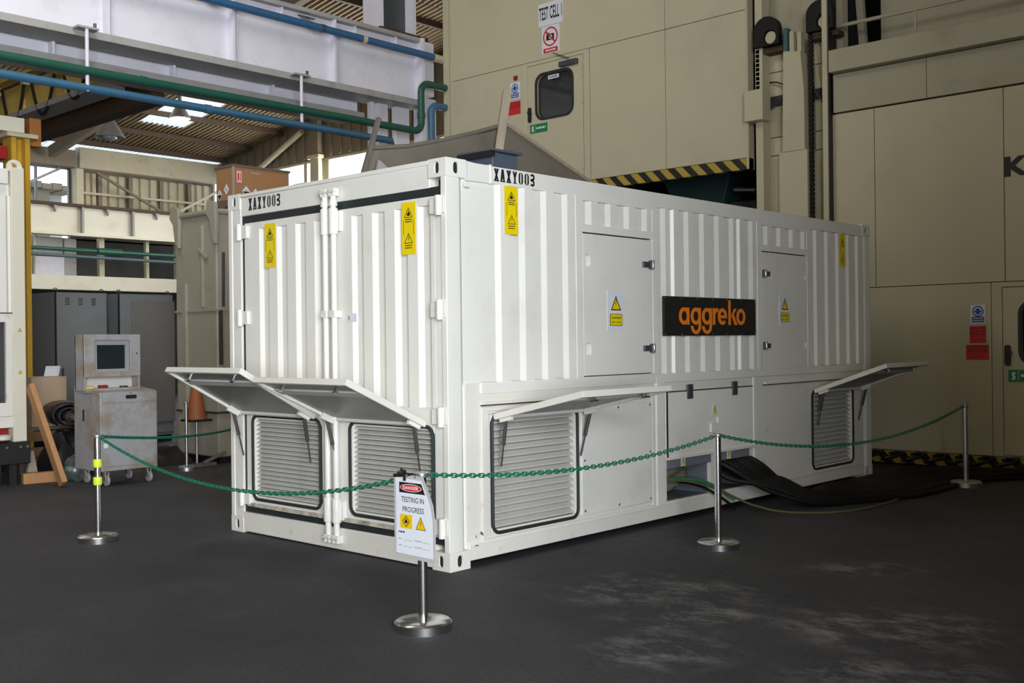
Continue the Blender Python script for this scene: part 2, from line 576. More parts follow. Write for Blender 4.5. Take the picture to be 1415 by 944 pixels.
class Print:
    """flat print in a frame (o, u, v, n); every colour becomes one part"""

    def __init__(s, fr, lift=0.0012):
        s.fr, s.lift, s.layers, s.k = fr, lift, {}, 0

    def _mb(s, c):
        return s.layers.setdefault(c, MB())

    def poly(s, pts, c, z=0.0):
        o, u, v, n = s.fr
        tri = tessellate_polygon([[Vector((p[0], p[1], 0)) for p in pts]])
        s._mb(c).add([o + u * p[0] + v * p[1] + n * (s.lift + z) for p in pts], tri)
        return s

    def rect(s, x0, x1, y0, y1, c, z=0.0):
        return s.poly(rect(x0, x1, y0, y1), c, z)

    def ring(s, outer, inner, c, z=0.0):
        o, u, v, n = s.fr
        k = len(outer)
        vs = [o + u * p[0] + v * p[1] + n * (s.lift + z) for p in outer + inner]
        s._mb(c).add(vs, [(i, (i + 1) % k, k + (i + 1) % k, k + i) for i in range(k)])
        return s

    def tri_sign(s, cx, cy, w, h, c_in, c_out, t, z=0.0):
        a = [(cx - w / 2, cy - h / 2), (cx + w / 2, cy - h / 2), (cx, cy + h / 2)]
        b = [(cx - w / 2 + 1.8 * t, cy - h / 2 + t), (cx + w / 2 - 1.8 * t, cy - h / 2 + t), (cx, cy + h / 2 - 2.2 * t)]
        if c_in:
            s.poly(a, c_in, z)
        s.ring(a, b, c_out, z + 0.0006)
        return s

    def bolt(s, cx, cy, h, c, z=0.0):
        p = [(0.12, 0.5), (-0.16, -0.02), (0.02, 0.03), (-0.06, -0.5), (0.18, 0.14), (0.0, 0.08), (0.26, 0.5)]
        return s.poly([(cx + a * h * 0.8 - 0.03 * h, cy + b * h) for a, b in p], c, z)

    def stroke(s, pts, w, c, z=0.0):
        for (a, b) in zip(pts[:-1], pts[1:]):
            d = Vector((b[0] - a[0], b[1] - a[1]))
            if d.length < 1e-6:
                continue
            d.normalize()
            e = Vector((-d.y, d.x)) * (w / 2)
            q = d * (w * 0.12)
            s.poly([(a[0] - e.x - q.x, a[1] - e.y - q.y), (b[0] - e.x + q.x, b[1] - e.y + q.y),
                    (b[0] + e.x + q.x, b[1] + e.y + q.y), (a[0] + e.x - q.x, a[1] + e.y - q.y)], c, z)
        return s

    def text(s, txt, x0, x1, y0, y1, c, bold=0.0, z=0.0):
        """text stretched to fill the box"""
        vs, fs, a0, a1, b0, b1 = text_polys(txt, bold)
        o, u, v, n = s.fr
        s._mb(c).add([o + u * (x0 + (p[0] - a0) / (a1 - a0) * (x1 - x0)) + v * (y0 + (p[1] - b0) / (b1 - b0) * (y1 - y0)) + n * (s.lift + z)
                      for p in vs], fs)
        return s

    def dashes(s, x0, x1, y, h, c, seed=0, z=0.0):
        """a line of print too small to read"""
        rr = random.Random(seed)
        x = x0
        while x < x1 - 0.002:
            w = min(rr.uniform(0.5, 1.6) * h * 1.6, x1 - x)
            s.rect(x, x + w, y, y + h, c, z)
            x += w + h * 0.45
        return s

    def build(s, parent, off=None, prefix='print'):
        for c, mb in s.layers.items():
            mb.build(prefix, M[c], parent, smooth=False, off=off, recalc=False)


def frame(o, u, v, n):
    return (Vector(o), Vector(u), Vector(v), Vector(n))

# ================================================================ the setting
fl = struct(MB().box(-14.3, 15.4, -10.4, 26.0, -0.30, 0.0).build('floor', M['floor']))

# ================================================================ the container
CL, CW, CH = 6.058, 2.438, 2.591
FS = frame((0, 0, 0), X, Z, -Y)          # long side
FE = frame((0, 0, 0), -Y, Z, -X)         # door end, u = -y
box_c = thing('shipping_container', 'large off-white corrugated steel container with open louvre flaps standing on the dark floor', 'container')
WH, WW = M['white'], M['white_worn']


def casting(cx, cy, cz, sx, sy, top):
    """corner casting; (cx, cy, cz) is its outer corner, sx, sy point inward"""
    LX, LY, LZ, t = 0.178, 0.162, 0.118, 0.014
    mb = MB()
    z0 = cz - LZ if top else cz
    xa, xb = sorted((cx, cx + sx * LX))
    ya, yb = sorted((cy, cy + sy * LY))
    mb.box(xa, xb, ya, yb, z0, z0 + 0.02).box(xa, xb, ya, yb, z0 + LZ - 0.02, z0 + LZ)
    # outer x plate and outer y plate with slots
    ox = frame((cx, cy, z0), Y * sy, Z, X * -sx)
    mb.plate(rect(0, LY, 0.018, LZ - 0.018), [stadium(LY * 0.52, LZ / 2, 0.042, 0.076)], ox, -t, 0)
    oy = frame((cx, cy, z0), X * sx, Z, Y * -sy)
    mb.plate(rect(t, LX, 0.018, LZ - 0.018), [stadium(LX * 0.50, LZ / 2, 0.046, 0.076)], oy, -t, 0)
    mb.box(*sorted((cx + sx * (LX - 0.02), cx + sx * LX)), *sorted((cy + sy * t, cy + sy * LY)), z0 + 0.018, z0 + LZ - 0.018)
    mb.box(*sorted((cx + sx * t, cx + sx * (LX - 0.02))), *sorted((cy + sy * (LY - 0.02), cy + sy * LY)), z0 + 0.018, z0 + LZ - 0.018)
    o = mb.build('corner_casting', WW if not top else WH, box_c, bevel=0.004)
    MB().box(*sorted((cx + sx * 0.018, cx + sx * 0.15)), *sorted((cy + sy * 0.018, cy + sy * 0.14)), z0 + 0.021, z0 + LZ - 0.021).build('casting_cavity', M['black'], o, smooth=False)
    return o


for (cx, sx) in ((0, 1), (CL, -1)):
    for (cy, sy) in ((0, 1), (CW, -1)):
        for (cz, top) in ((0, False), (CH, True)):
            casting(cx, cy, cz, sx, sy, top)

# corner posts: a folded section that steps in along the long side
post = [(0.0, 0.004), (0.0, 0.05), (0.05, 0.062), (0.05, 0.10), (0.19, 0.10), (0.19, 0.040), (0.165, 0.040), (0.118, 0.004)]
for (ox, sx) in ((0, 1), (CL, -1)):
    for (oy, sy) in ((0, 1), (CW, -1)):
        mb = MB()
        mb.prism([(ox + sx * p[0], oy + sy * p[1]) for p in post], frame((0, 0, 0), X, Y, Z), 0.118, CH - 0.118)
        mb.build('corner_post', WH, box_c, bevel=0.004)

# rails
MB().box(0.178, CL - 0.178, 0.004, 0.07, CH - 0.125, CH - 0.012).build('top_rail', WH, box_c, bevel=0.006)
MB().box(0.178, CL - 0.178, CW - 0.07, CW - 0.004, CH - 0.125, CH - 0.012).build('top_rail', WH, box_c)
r = MB().box(0.178, CL - 0.178, 0.006, 0.06, 0.045, 0.158)
r.box(0.178, CL - 0.178, 0.000, 0.012, 0.140, 0.150)
r.build('bottom_rail', WW, box_c, bevel=0.004)
MB().box(0.178, CL - 0.178, CW - 0.06, CW - 0.006, 0.045, 0.158).build('bottom_rail', WW, box_c)
MB().box(0.02, CL - 0.02, 0.05, CW - 0.05, CH - 0.045, CH - 0.022).build('roof_panel', WH, box_c)
MB().box(0.1, CL - 0.05, 0.06, CW - 0.06, 0.10, 0.14).build('underfloor', M['void'], box_c)
MB().box(0.20, CL - 0.2, CW - 0.05, CW - 0.02, 0.15, CH - 0.12).build('rear_panel', WH, box_c)
MB().box(CL - 0.06, CL - 0.02, 0.19, CW - 0.19, 0.118, CH - 0.02).build('end_panel', WH, box_c)
# folded bracket beside the near top casting
br = MB()
br.prism([(0.178, 0.0), (0.30, 0.028), (0.40, 0.028), (0.40, 0.0), (0.415, -0.002), (0.415, 0.06), (0.178, 0.06)],
         frame((0, 0, 0), X, Y, Z), CH - 0.128, CH - 0.004)
br.build('rail_bracket', WH, box_c, bevel=0.003)
MB().box(0.165, 0.21, -0.004, 0.01, 2.42, 2.45).build('post_lip', WH, box_c)

# ---------------- long side: lower plating
DP = 0.016
holes = [rect(0.375, 1.30, 0.18, 0.968), rect(2.376, 3.01, 0.165, 0.497), rect(3.09, 3.62, 0.165, 0.497), rect(4.772, 5.67, 0.18, 0.945)]
MB().plate(rect(0.17, CL - 0.17, 0.15, 1.172), holes, FS, -0.05, -DP).build('lower_side_plate', WW, box_c)
# raised frame around the left service bay
t = MB()
t.plate(rect(0.30, 2.215, 0.132, 1.012), [rect(0.345, 2.178, 0.165, 0.985)], FS, -DP, -0.004)
t.build('bay_frame', WW, box_c, bevel=0.003)
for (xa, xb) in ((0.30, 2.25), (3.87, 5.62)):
    MB().box(xa, xb, -0.002, 0.018, 1.021, 1.029).build('seam_or_shade_strip', M['stay'], box_c)  # shadow of the overlapping plate edge, put in as a dark strip
t = MB().box(1.315, 2.165, 0.004, DP + 0.004, 0.19, 0.965)
t.build('service_panel', WH, box_c, bevel=0.004)
for (xx, zz) in ((1.34, 0.22), (1.34, 0.58), (1.34, 0.94), (2.14, 0.22), (2.14, 0.58), (2.14, 0.94), (1.74, 0.94), (1.74, 0.22)):
    MB().prism(circle(xx, zz, 0.009, 8), FS, -0.006, 0.002).build('bolt_head', M['steel'], box_c)
MB().box(0.30, 2.25, -0.006, 0.02, 1.030, 1.046).build('drip_rail', WW, box_c, bevel=0.002)
MB().box(3.90, 5.62, -0.006, 0.02, 1.030, 1.046).build('drip_rail', WW, box_c, bevel=0.002)
MB().box(2.235, 2.335, 0.002, 0.03, 0.15, 1.15).build('side_stiffener', WH, box_c, bevel=0.004)
MB().box(3.70, 3.75, 0.006, 0.03, 0.15, 1.12).build('side_stiffener', WH, box_c, bevel=0.004)


def corr(u0, u1, flanks, zb, zt, hi=-0.006, lo=-0.028, start_hi=False, name='corrugated_panel', fr=FS, m=None, parent=None):
    prof = [(u0, lo)]
    for i, (a, b) in enumerate(flanks):
        a = min(b - 0.018, a + (hi - lo) * (a + 4.66) / 4.85)   # the foot of the slope sits further in
        prof += [(a, lo), (b, hi)]
        nx = flanks[i + 1][0] if i + 1 < len(flanks) else None
        if nx is not None:
            g = nx - b
            prof += [(b + g * 0.50, hi), (min(b + g * 0.50 + 0.012, b + g), lo)]
    prof.append((u1, hi))
    return MB().corrugate(prof, fr, zb, zt).build(name, m or WH, parent or box_c, smooth=False)


corr(0.16, 1.30, [(0.440, 0.500), (0.673, 0.736), (0.897, 0.958), (1.123, 1.185)], 1.165, 2.475)
corr(1.345, 2.215, [(1.385, 1.455), (1.612, 1.680), (1.840, 1.908), (2.068, 2.138)], 2.262, 2.475)
corr(2.24, 3.86, [(2.312, 2.382), (2.470, 2.500), (2.638, 2.706), (2.864, 2.932), (3.088, 3.162), (3.320, 3.392), (3.474, 3.498), (3.636, 3.712)], 1.165, 2.475)
corr(3.865, 4.765, [(3.895, 3.968), (4.132, 4.202), (4.354, 4.432), (4.580, 4.655)], 2.262, 2.475)
corr(4.73, 5.90, [(4.826, 4.892), (5.055, 5.123), (5.284, 5.354), (5.506, 5.577), (5.735, 5.785)], 1.165, 2.475)
MB().box(0.17, CL - 0.17, 0.046, 0.060, 1.10, 2.48).build('inner_lining', WH, box_c)
t = MB().box(0.30, CL - 0.2, 0.004, 0.05, 1.10, 1.172)
t.build('mid_rail', WH, box_c, bevel=0.005)

# ---------------- side doors
for (x0, x1, z0, z1, hx, sgn, lab) in ((1.347, 2.203, 1.176, 2.214, 2.145, 1, 'left'), (3.857, 4.70, 1.164, 2.214, 3.915, -1, 'right')):
    MB().plate(rect(x0 - 0.075, x1 + 0.075, 1.168 if x0 < 2 else 1.158, 2.475),
               [rect(x0, x1, z0, z1), rect(x0 + 0.012, x1 + 0.0, 2.270, 2.440)], FS, -0.045, -0.002).build('door_surround', WH, box_c, bevel=0.003)
    MB().box(x0 - 0.01, x1 + 0.01, 0.036, 0.044, z0 - 0.01, z1 + 0.02).build('door_gasket', M['rubber'], box_c)
    d = MB()
    hole = [stadium(x0 + 0.06, 2.010, 0.055, 0.095), stadium(x0 + 0.06, 1.372, 0.055, 0.095)] if sgn > 0 else \
        [stadium(x1 - 0.045, 2.005, 0.034, 0.06), stadium(x1 - 0.045, 1.372, 0.034, 0.06)]
    d.plate(rect(x0 + 0.006, x1 - 0.006, z0 + 0.007, z1 - 0.010), hole, FS, -0.030, -0.006)
    dd = d.build('side_door', WH, box_c, bevel=0.003)
    MB().box(x0 + 0.02, x1 - 0.02, 0.031, 0.035, z0 + 0.02, z1 - 0.02).build('inner_skin', WH, dd)
    for zz in (2.013, 1.372):
        h = MB()
        if sgn > 0:
            h.box(hx - 0.075, hx + 0.005, -0.012, 0.008, zz - 0.022, zz + 0.022)
            h.box(hx + 0.005, hx + 0.052, -0.022, 0.004, zz - 0.034, zz + 0.034)
        else:
            h.box(hx - 0.005, hx + 0.07, -0.012, 0.008, zz - 0.022, zz + 0.022)
            h.box(hx - 0.050, hx - 0.005, -0.022, 0.004, zz - 0.034, zz + 0.034)
        h.build('latch', M['darksteel'], dd, bevel=0.004)
        MB().box(hx + sgn * 0.03 - 0.008, hx + sgn * 0.03 + 0.008, -0.030, -0.018, zz - 0.036, zz + 0.036).build('latch_pin', M['chrome'], dd, bevel=0.003)

# ---------------- low cable hatch and its two openings
hd = MB().plate(rect(2.372, 3.672, 0.505, 1.020), [rect(2.985, 3.115, 0.62, 0.79)], FS, -0.018, -0.001).build('cable_hatch', WH, box_c, bevel=0.003)
for xx in (2.69, 3.374):
    MB().box(xx - 0.040, xx + 0.040, -0.010, 0.004, 0.958, 1.075).build('hinge', M['darksteel'], hd, bevel=0.004)
MB().box(2.985, 3.115, 0.020, 0.040, 0.62, 0.79).build('recess_plate', M['white_worn'], hd)
MB().beam((2.985, -0.004, 0.705), (3.115, -0.004, 0.705), 0.020, 0.075).build('handle', WH, hd, bevel=0.003)
MB().box(2.372, 2.380, -0.003, 0.01, 0.505, 1.02).build('edge_seal', M['rubber'], hd)
MB().box(2.372, 3.672, -0.003, 0.01, 1.020, 1.029).build('edge_seal', M['rubber'], hd)
MB().box(2.36, 3.70, -0.022, 0.012, 0.492, 0.510).build('hatch_lip', M['white_worn'], box_c, bevel=0.003)
for (x0, x1) in ((2.376, 3.01), (3.09, 3.62)):
    c = MB()
    c.box(x0 - 0.02, x1 + 0.02, 0.45, 0.47, 0.14, 0.52)
    c.box(x0 - 0.02, x0 - 0.004, 0.05, 0.47, 0.14, 0.52).box(x1 + 0.004, x1 + 0.02, 0.05, 0.47, 0.14, 0.52)
    c.box(x0 - 0.02, x1 + 0.02, 0.05, 0.47, 0.50, 0.52).box(x0 - 0.02, x1 + 0.02, 0.05, 0.47, 0.145, 0.163)
    c.build('cable_compartment', M['compart'], box_c)
    MB().box(x0, x1, 0.010, 0.022, 0.420, 0.498).build('compartment_header', M['compart'], box_c)
    MB().beam((x0 + 0.02, 0.30, 0.45), (x1 - 0.02, 0.30, 0.45), 0.05, 0.05).build('inner_bar', M['olive'], box_c)
cv = MB()
for i in range(13):
    pass
g = [[(2.38 + 0.05 * i, 0.10 + 0.10 * (j / 6.0) + 0.03 * sin(i * 0.9 + j), 0.44 - 0.25 * (j / 6.0) * (1 - 0.045 * i) - 0.008 * i) for j in range(7)] for i in range(10)]
vs, fs = [], []
for i in range(10):
    for j in range(7):
        vs.append(g[i][j])
for i in range(9):
    for j in range(6):
        a = i * 7 + j
        fs.append((a, a + 1, a + 8, a + 7))
cv.add(vs, fs)
o = cv.build('canvas_curtain', M['tarp'], box_c, recalc=False)
s_ = o.modifiers.new('thick', 'SOLIDIFY'); s_.thickness = 0.01
o['label'] = 'brown canvas curtain hanging inside the left cable opening'

# ---------------- louvres (frame with single slats)


def louvre(fr, u0, u1, v0, v1, count, depth, parent):
    o, u, v, n = fr
    f = MB()
    f.plate(rect(u0 - 0.02, u1 + 0.02, v0 - 0.02, v1 + 0.02), [rect(u0 + 0.012, u1 - 0.012, v0 + 0.012, v1 - 0.012)], fr, -depth - 0.05, -depth + 0.006)
    lv = f.build('louvre', M['white_worn'], parent, bevel=0.003)
    bk = MB()
    bk.prism(rect(u0, u1, v0, v1), fr, -depth - 0.12, -depth - 0.11)
    bk.build('louvre_backing', M['void'], lv, smooth=False)
    step = (v1 - v0 - 0.02) / count
    sl = MB()
    # a Z-section blade: a face that leans out towards its lower edge, with a small return lip
    prof = [(-0.058, step * 0.98), (-0.052, step * 1.02), (-0.004, step * 0.36), (-0.004, step * 0.20), (-0.010, step * 0.20), (-0.010, step * 0.33)]
    k = len(prof)
    vs = [u * (u0 + 0.008) + n * (p[0]) + v * p[1] for p in prof] + [u * (u1 - 0.008) + n * (p[0]) + v * p[1] for p in prof]
    fs = [tuple(range(k))[::-1], tuple(range(k, 2 * k))] + [(i, (i + 1) % k, k + (i + 1) % k, k + i) for i in range(k)]
    sl.add(vs, fs)
    first = None
    for i in range(count):
        loc = o + v * (v0 + 0.012 + i * step) - n * depth
        if first is None:
            first = sl.build('slat', M['slat'], lv, smooth=False)
            first.location = loc
        else:
            inst(first, 'slat', lv, loc=loc)
    # rubber seal around the opening
    pts = [o + u * p[0] + v * p[1] + n * (-depth + 0.010) for p in rrect(u0 - 0.012, u1 + 0.012, v0 - 0.012, v1 + 0.012, 0.06)]
    MB().tube(pts, 0.013, 6, closed=True).build('louvre_seal', M['rubber'], lv)
    return lv


louvre(FS, 0.412, 1.262, 0.200, 0.945, 16, 0.022, box_c)
louvre(FS, 4.80, 5.635, 0.200, 0.925, 16, 0.022, box_c)


def flap(p0, p1, out0, parent, n_out, lift_lining=0.02):
    """top-hinged flap: hinge line p0-p1, outer edge starts at out0; n_out points away from the container"""
    p0, p1, q0 = Vector(p0), Vector(p1), Vector(out0)
    a = (p1 - p0).normalized()
    w = (p1 - p0).length
    d = q0 - p0
    d -= a * d.dot(a)
    ln = d.length
    d.normalize()
    m = a.cross(d)
    if m.z < 0:
        m = -m
    fr = (p0, a, d, m)
    T = 0.040
    f = MB()
    f.prism(rect(0, w, 0.0, ln), fr, 0.008, 0.016)
    f = MB()
    f.plate(rect(0, w, 0, ln), [rect(0.022, w - 0.022, 0.022, ln - 0.022)], fr, 0.016 - T, 0.016)
    f.prism(rect(0.022, w - 0.022, 0.022, ln - 0.022), fr, 0.0095, 0.0155)
    fl_ = f.build('louvre_flap', M['white_worn'], parent, bevel=0.003)
    l = MB()
    l.prism(rect(0.022, w - 0.022, 0.022, ln - 0.022), fr, -0.004, 0.009)
    l.build('flap_lining', M['lining'], fl_, smooth=False)
    rib = MB()
    rib.prism(rect(0.022, w - 0.022, ln * 0.68, ln * 0.68 + 0.07), fr, -0.016, -0.003)
    rib.build('flap_rib', M['slat'], fl_, bevel=0.003)
    for uu in (w * 0.22, w * 0.80):
        c = p0 + a * uu + d * (ln - 0.09)
        k = MB()
        k.tube([c - m * 0.004, c - m * 0.035], 0.012, 8)
        k.obox(c - m * 0.040, a + d * 0.4, m, d - a * 0.4, 0.030, 0.006, 0.009)
        k.build('wing_latch', M['chrome'], fl_)
    # two gas stays from the sides of the flap to the louvre frame
    for uu in (0.035, w - 0.035):
        t0 = p0 + a * uu + d * (ln * 0.10) - m * 0.03
        t1 = p0 + a * (uu + (0.03 if uu < w / 2 else -0.02)) + Vector((0, 0, -0.33)) + n_out * 0.006
        sdir = (t1 - t0)
        MB().tube([t0, t0 + sdir * 0.55], 0.013, 8).tube([t0 + sdir * 0.5, t1], 0.006, 6).build('stay', M['stay'], fl_)
        MB().obox(t0 + m * 0.004, a, d, m, 0.016, 0.05, 0.022).build('stay_bracket', M['white_worn'], fl_, bevel=0.003)
    # hinges
    for uu in (w * 0.15, w * 0.85):
        c = p0 + a * uu + n_out * 0.006
        MB().tube([c - a * 0.045 + m * 0.012, c + a * 0.045 + m * 0.012], 0.011, 8).build('hinge', M['steel'], fl_)
    return fl_


flap((0.39, -0.012, 0.952), (1.33, -0.012, 0.952), (0.39, -0.757, 1.118), box_c, -Y)
flap((4.78, -0.012, 0.935), (5.77, -0.012, 0.935), (4.78, -0.722, 1.183), box_c, -Y)

# ---------------- sign board on the long side
bd = MB().box(2.318, 3.712, -0.018, -0.003, 1.466, 1.778).build('name_board', M['blk'], box_c, bevel=0.003)
bd['label'] = 'black board with orange lettering'
for k in range(7):
    for zz in (1.479, 1.765):
        xx = 2.335 + k * (3.695 - 2.335) / 6
        MB().prism(circle(xx, zz, 0.006, 6), FS, 0.018, 0.021).build('screw', M['steel'], bd)
pr = Print(frame((2.520, -0.018, 1.484), X, Z, -Y))


def ell(cx, cy, rx, ry, n=28, a0=0.0, a1=2 * pi):
    return [(cx + rx * cos(a0 + (a1 - a0) * k / n), cy + ry * sin(a0 + (a1 - a0) * k / n)) for k in range(n + (0 if abs(a1 - a0 - 2 * pi) < 1e-6 else 1))]


def band(cx, cy, rx, ry, tx, ty, a0, a1, n=16):
    return ell(cx, cy, rx, ry, n, a0, a1) + ell(cx, cy, rx - tx, ry - ty, n, a0, a1)[::-1]


B0, XH, TX, TY = 0.070, 0.140, 0.040, 0.030     # baseline, x-height, stroke widths
cyo = B0 + XH / 2


def bowl(cx, w):
    pr.ring(ell(cx, cyo, w / 2, XH / 2), ell(cx, cyo, w / 2 - TX, XH / 2 - TY), 'org')


W0 = 0.152
bowl(0.076, W0); pr.rect(0.112, 0.150, B0, B0 + XH - 0.002, 'org', 0.0003)
for gx in (0.168, 0.332):
    bowl(gx + W0 / 2, W0)
    pr.rect(gx + W0 - 0.040, gx + W0 - 0.001, B0 - 0.010, B0 + XH - 0.002, 'org', 0.0003)
    pr.poly(band(gx + W0 / 2 - 0.0005, B0 - 0.010, W0 / 2 - 0.0, 0.066, TX, 0.029, -pi, 0), 'org', 0.0004)
pr.rect(0.494, 0.533, B0, B0 + XH - 0.002, 'org')
pr.poly(band(0.560, B0 + XH - 0.062, 0.060, 0.060, 0.036, 0.032, pi * 0.35, pi), 'org', 0.0003)
pr.poly(band(0.645, cyo, 0.072, XH / 2, TX, TY, 0.0, 2 * pi - 0.75, 30), 'org')
pr.rect(0.600, 0.716, cyo - 0.014, cyo + 0.010, 'org', 0.0004)
pr.rect(0.738, 0.777, B0, B0 + XH + 0.068, 'org')
pr.poly([(0.775, cyo - 0.006), (0.826, B0 + XH - 0.002), (0.872, B0 + XH - 0.002), (0.805, cyo + 0.004)], 'org', 0.0003)
pr.poly([(0.786, cyo + 0.014), (0.836, B0), (0.884, B0), (0.815, cyo + 0.036)], 'org', 0.0005)
bowl(0.940, W0 - 0.004)
pr.build(bd, prefix='lettering')

# ---------------- stencilled fleet numbers


def stencil(fr, w, h, parent):
    """XAXY003 in condensed stencil capitals"""
    p = Print(fr, 0.0012)
    cw = w / 7.0
    lw = cw * 0.74
    st = cw * 0.28
    x = 0
    for ch in 'XAXY003':
        a, b = x, x + lw
        m_ = (a + b) / 2
        if ch == 'X':
            p.stroke([(a + st / 2, 0), (b - st / 2, h)], st, 'blk').stroke([(a + st / 2, h), (b - st / 2, 0)], st, 'blk', 0.0002)
            for (c, d) in ((a, 0), (a, h - h * 0.09), (b - st * 1.35, 0), (b - st * 1.35, h - h * 0.09)):
                p.rect(c - st * .1, c + st * 1.45, d, d + h * 0.09, 'blk', 0.0003)
        elif ch == 'A':
            p.stroke([(a + st / 2, 0), (m_ - st * 0.15, h)], st, 'blk').stroke([(b - st / 2, 0), (m_ + st * 0.15, h)], st, 'blk', 0.0002)
            p.rect(a + lw * .3, b - lw * .3, h * 0.26, h * 0.38, 'blk', 0.0003)
            for c in (a, b - st * 1.35):
                p.rect(c - st * .1, c + st * 1.45, 0, h * 0.09, 'blk', 0.0003)
        elif ch == 'Y':
            p.stroke([(m_, h * 0.5), (a + st / 2, h)], st, 'blk').stroke([(m_, h * 0.5), (b - st / 2, h)], st, 'blk', 0.0002)
            p.rect(m_ - st / 2, m_ + st / 2, 0, h * 0.52, 'blk', 0.0003)
            p.rect(m_ - st, m_ + st, 0, h * 0.09, 'blk', 0.0004)
        elif ch == '0':
            for s2 in (-1, 1):
                e = b if s2 > 0 else a
                i_ = m_ + s2 * st * 0.18
                p.poly([(e, h * 0.18), (e, h * 0.82), (i_ + s2 * st * 0.35, h), (i_, h), (i_, h * 0.88), (e - s2 * st, h * 0.78), (e - s2 * st, h * 0.22), (i_, h * 0.12), (i_, 0), (i_ + s2 * st * 0.35, 0)][::1 if s2 > 0 else -1], 'blk')
        elif ch == '3':
            for (y0, y1) in ((0, h * 0.5), (h * 0.5, h)):
                pts = [(a + st * .2, y0 + (h * .12 if y0 == 0 else 0)), (m_, y0 + h * 0.05), (b - st * 0.55, y0 + h * 0.14), (b - st * 0.55, y1 - h * 0.14), (m_, y1 - h * 0.05), (a + st * .2, y1 - (h * .12 if y0 else 0))]
                p.stroke(pts, st * 0.9, 'blk', 0.0002)
        x += cw
    p.build(parent, prefix='stencilled_number')


stencil(frame((0.440, 0.004, 2.486), X, Z, -Y), 0.415, 0.080, box_c)

# ---------------- door end
MB().box(0.012, 0.10, 0.162, CW - 0.162, 2.415, CH - 0.030).build('door_header', WH, box_c, bevel=0.006)
MB().box(0.0, 0.10, 0.162, CW - 0.162, CH - 0.032, CH - 0.004).build('header_cap', WH, box_c, bevel=0.005)
MB().box(0.004, 0.12, 0.162, CW - 0.162, 0.010, 0.160).build('door_sill', WW, box_c, bevel=0.006)
for (a, b) in ((0.05, 0.10), (CW - 0.185, CW - 0.15)):
    pass
for (ya, yb) in ((0.045, 0.066), (CW - 0.200, CW - 0.165)):
    MB().box(0.022, 0.06, ya, yb, 0.16, 2.415).build('door_side_seal', M['rubber'] if ya > 1 else M['slat'], box_c)
MB().box(0.020, 0.06, 0.05, CW - 0.165, 2.362, 2.418).build('door_top_seal', M['rubber'], box_c)
MB().box(0.020, 0.06, 0.05, CW - 0.165, 0.158, 0.205).build('door_bottom_seal', M['rubber'], box_c)
MB().box(0.026, 0.06, 1.125, 1.165, 0.16, 2.40).build('door_centre_seal', M['rubber'], box_c)
stencil(frame((0.012, 2.172, 2.455), -Y, Z, -X), 0.425, 0.088, box_c)
# left face of the left post wraps round to the end
MB().box(0.006, 0.06, CW - 0.163, CW - 0.052, 0.118, CH - 0.118).build('end_post_face', WH, box_c, bevel=0.004)



def end_door(y0, y1, flanks, lab):
    """double-door leaf between y0 < y1 on the door end; flanks are (y_left, y_right) pairs"""
    zl0, zl1 = 0.262, 0.905
    d = MB()
    lu0, lu1 = (-(y1 - 0.085), -(y0 + 0.075))
    if lab == 'right':
        lu0, lu1 = -(y1 - 0.125), -(y0 + 0.075)
    else:
        lu0, lu1 = -(y1 - 0.075), -(y0 + 0.135)
    d.plate(rect(-y1, -y0, 0.205, 2.360), [rect(lu0, lu1, zl0, zl1), rect(-(y1 - 0.055), -(y0 + 0.055), 1.020, 2.305)], FE, -0.06, -0.014)
    dr = d.build('cargo_door', WW if False else WH, box_c, bevel=0.004)
    dr['label'] = lab + ' leaf of the end doors'
    prof = []
    u0, u1 = -(y1 - 0.055), -(y0 + 0.055)
    hi, lo = -0.012, -0.036
    prof.append((u0, hi))
    for i, (a, b) in enumerate(flanks):
        b += (hi - lo) * (4.85 + b) / 4.66
        prof += [(-a, hi), (-b, lo)]
        nxt = -flanks[i + 1][0] if i + 1 < len(flanks) else u1 + 0.06
        g = nxt + b
        if -b + g * 0.58 < u1:
            prof += [(-b + g * 0.42, lo), (-b + g * 0.42 + 0.012, hi)]
    prof.append((u1, prof[-1][1]))
    MB().corrugate(prof, FE, 1.015, 2.310).build('corrugated_skin', WH, dr, smooth=False)
    lv = louvre(FE, lu0 + 0.025, lu1 - 0.025, zl0 + 0.018, zl1 - 0.018, 18, 0.020, dr)
    # the louvre's slats hang one level deeper than the rules allow under the door, so the louvre belongs to the container
    lv.parent = box_c
    MB().box(-0.002, 0.014, y0 + 0.02, y1 - 0.02, 0.208, 0.236).build('door_foot_strip', M['rusty'], dr, bevel=0.002)
    return dr


end_door(1.168, 2.238, [(2.041, 1.978), (1.815, 1.750), (1.585, 1.522), (1.362, 1.296)], 'left')
end_door(0.066, 1.124, [(0.945, 0.884), (0.728, 0.662), (0.502, 0.438), (0.280, 0.220)], 'right')

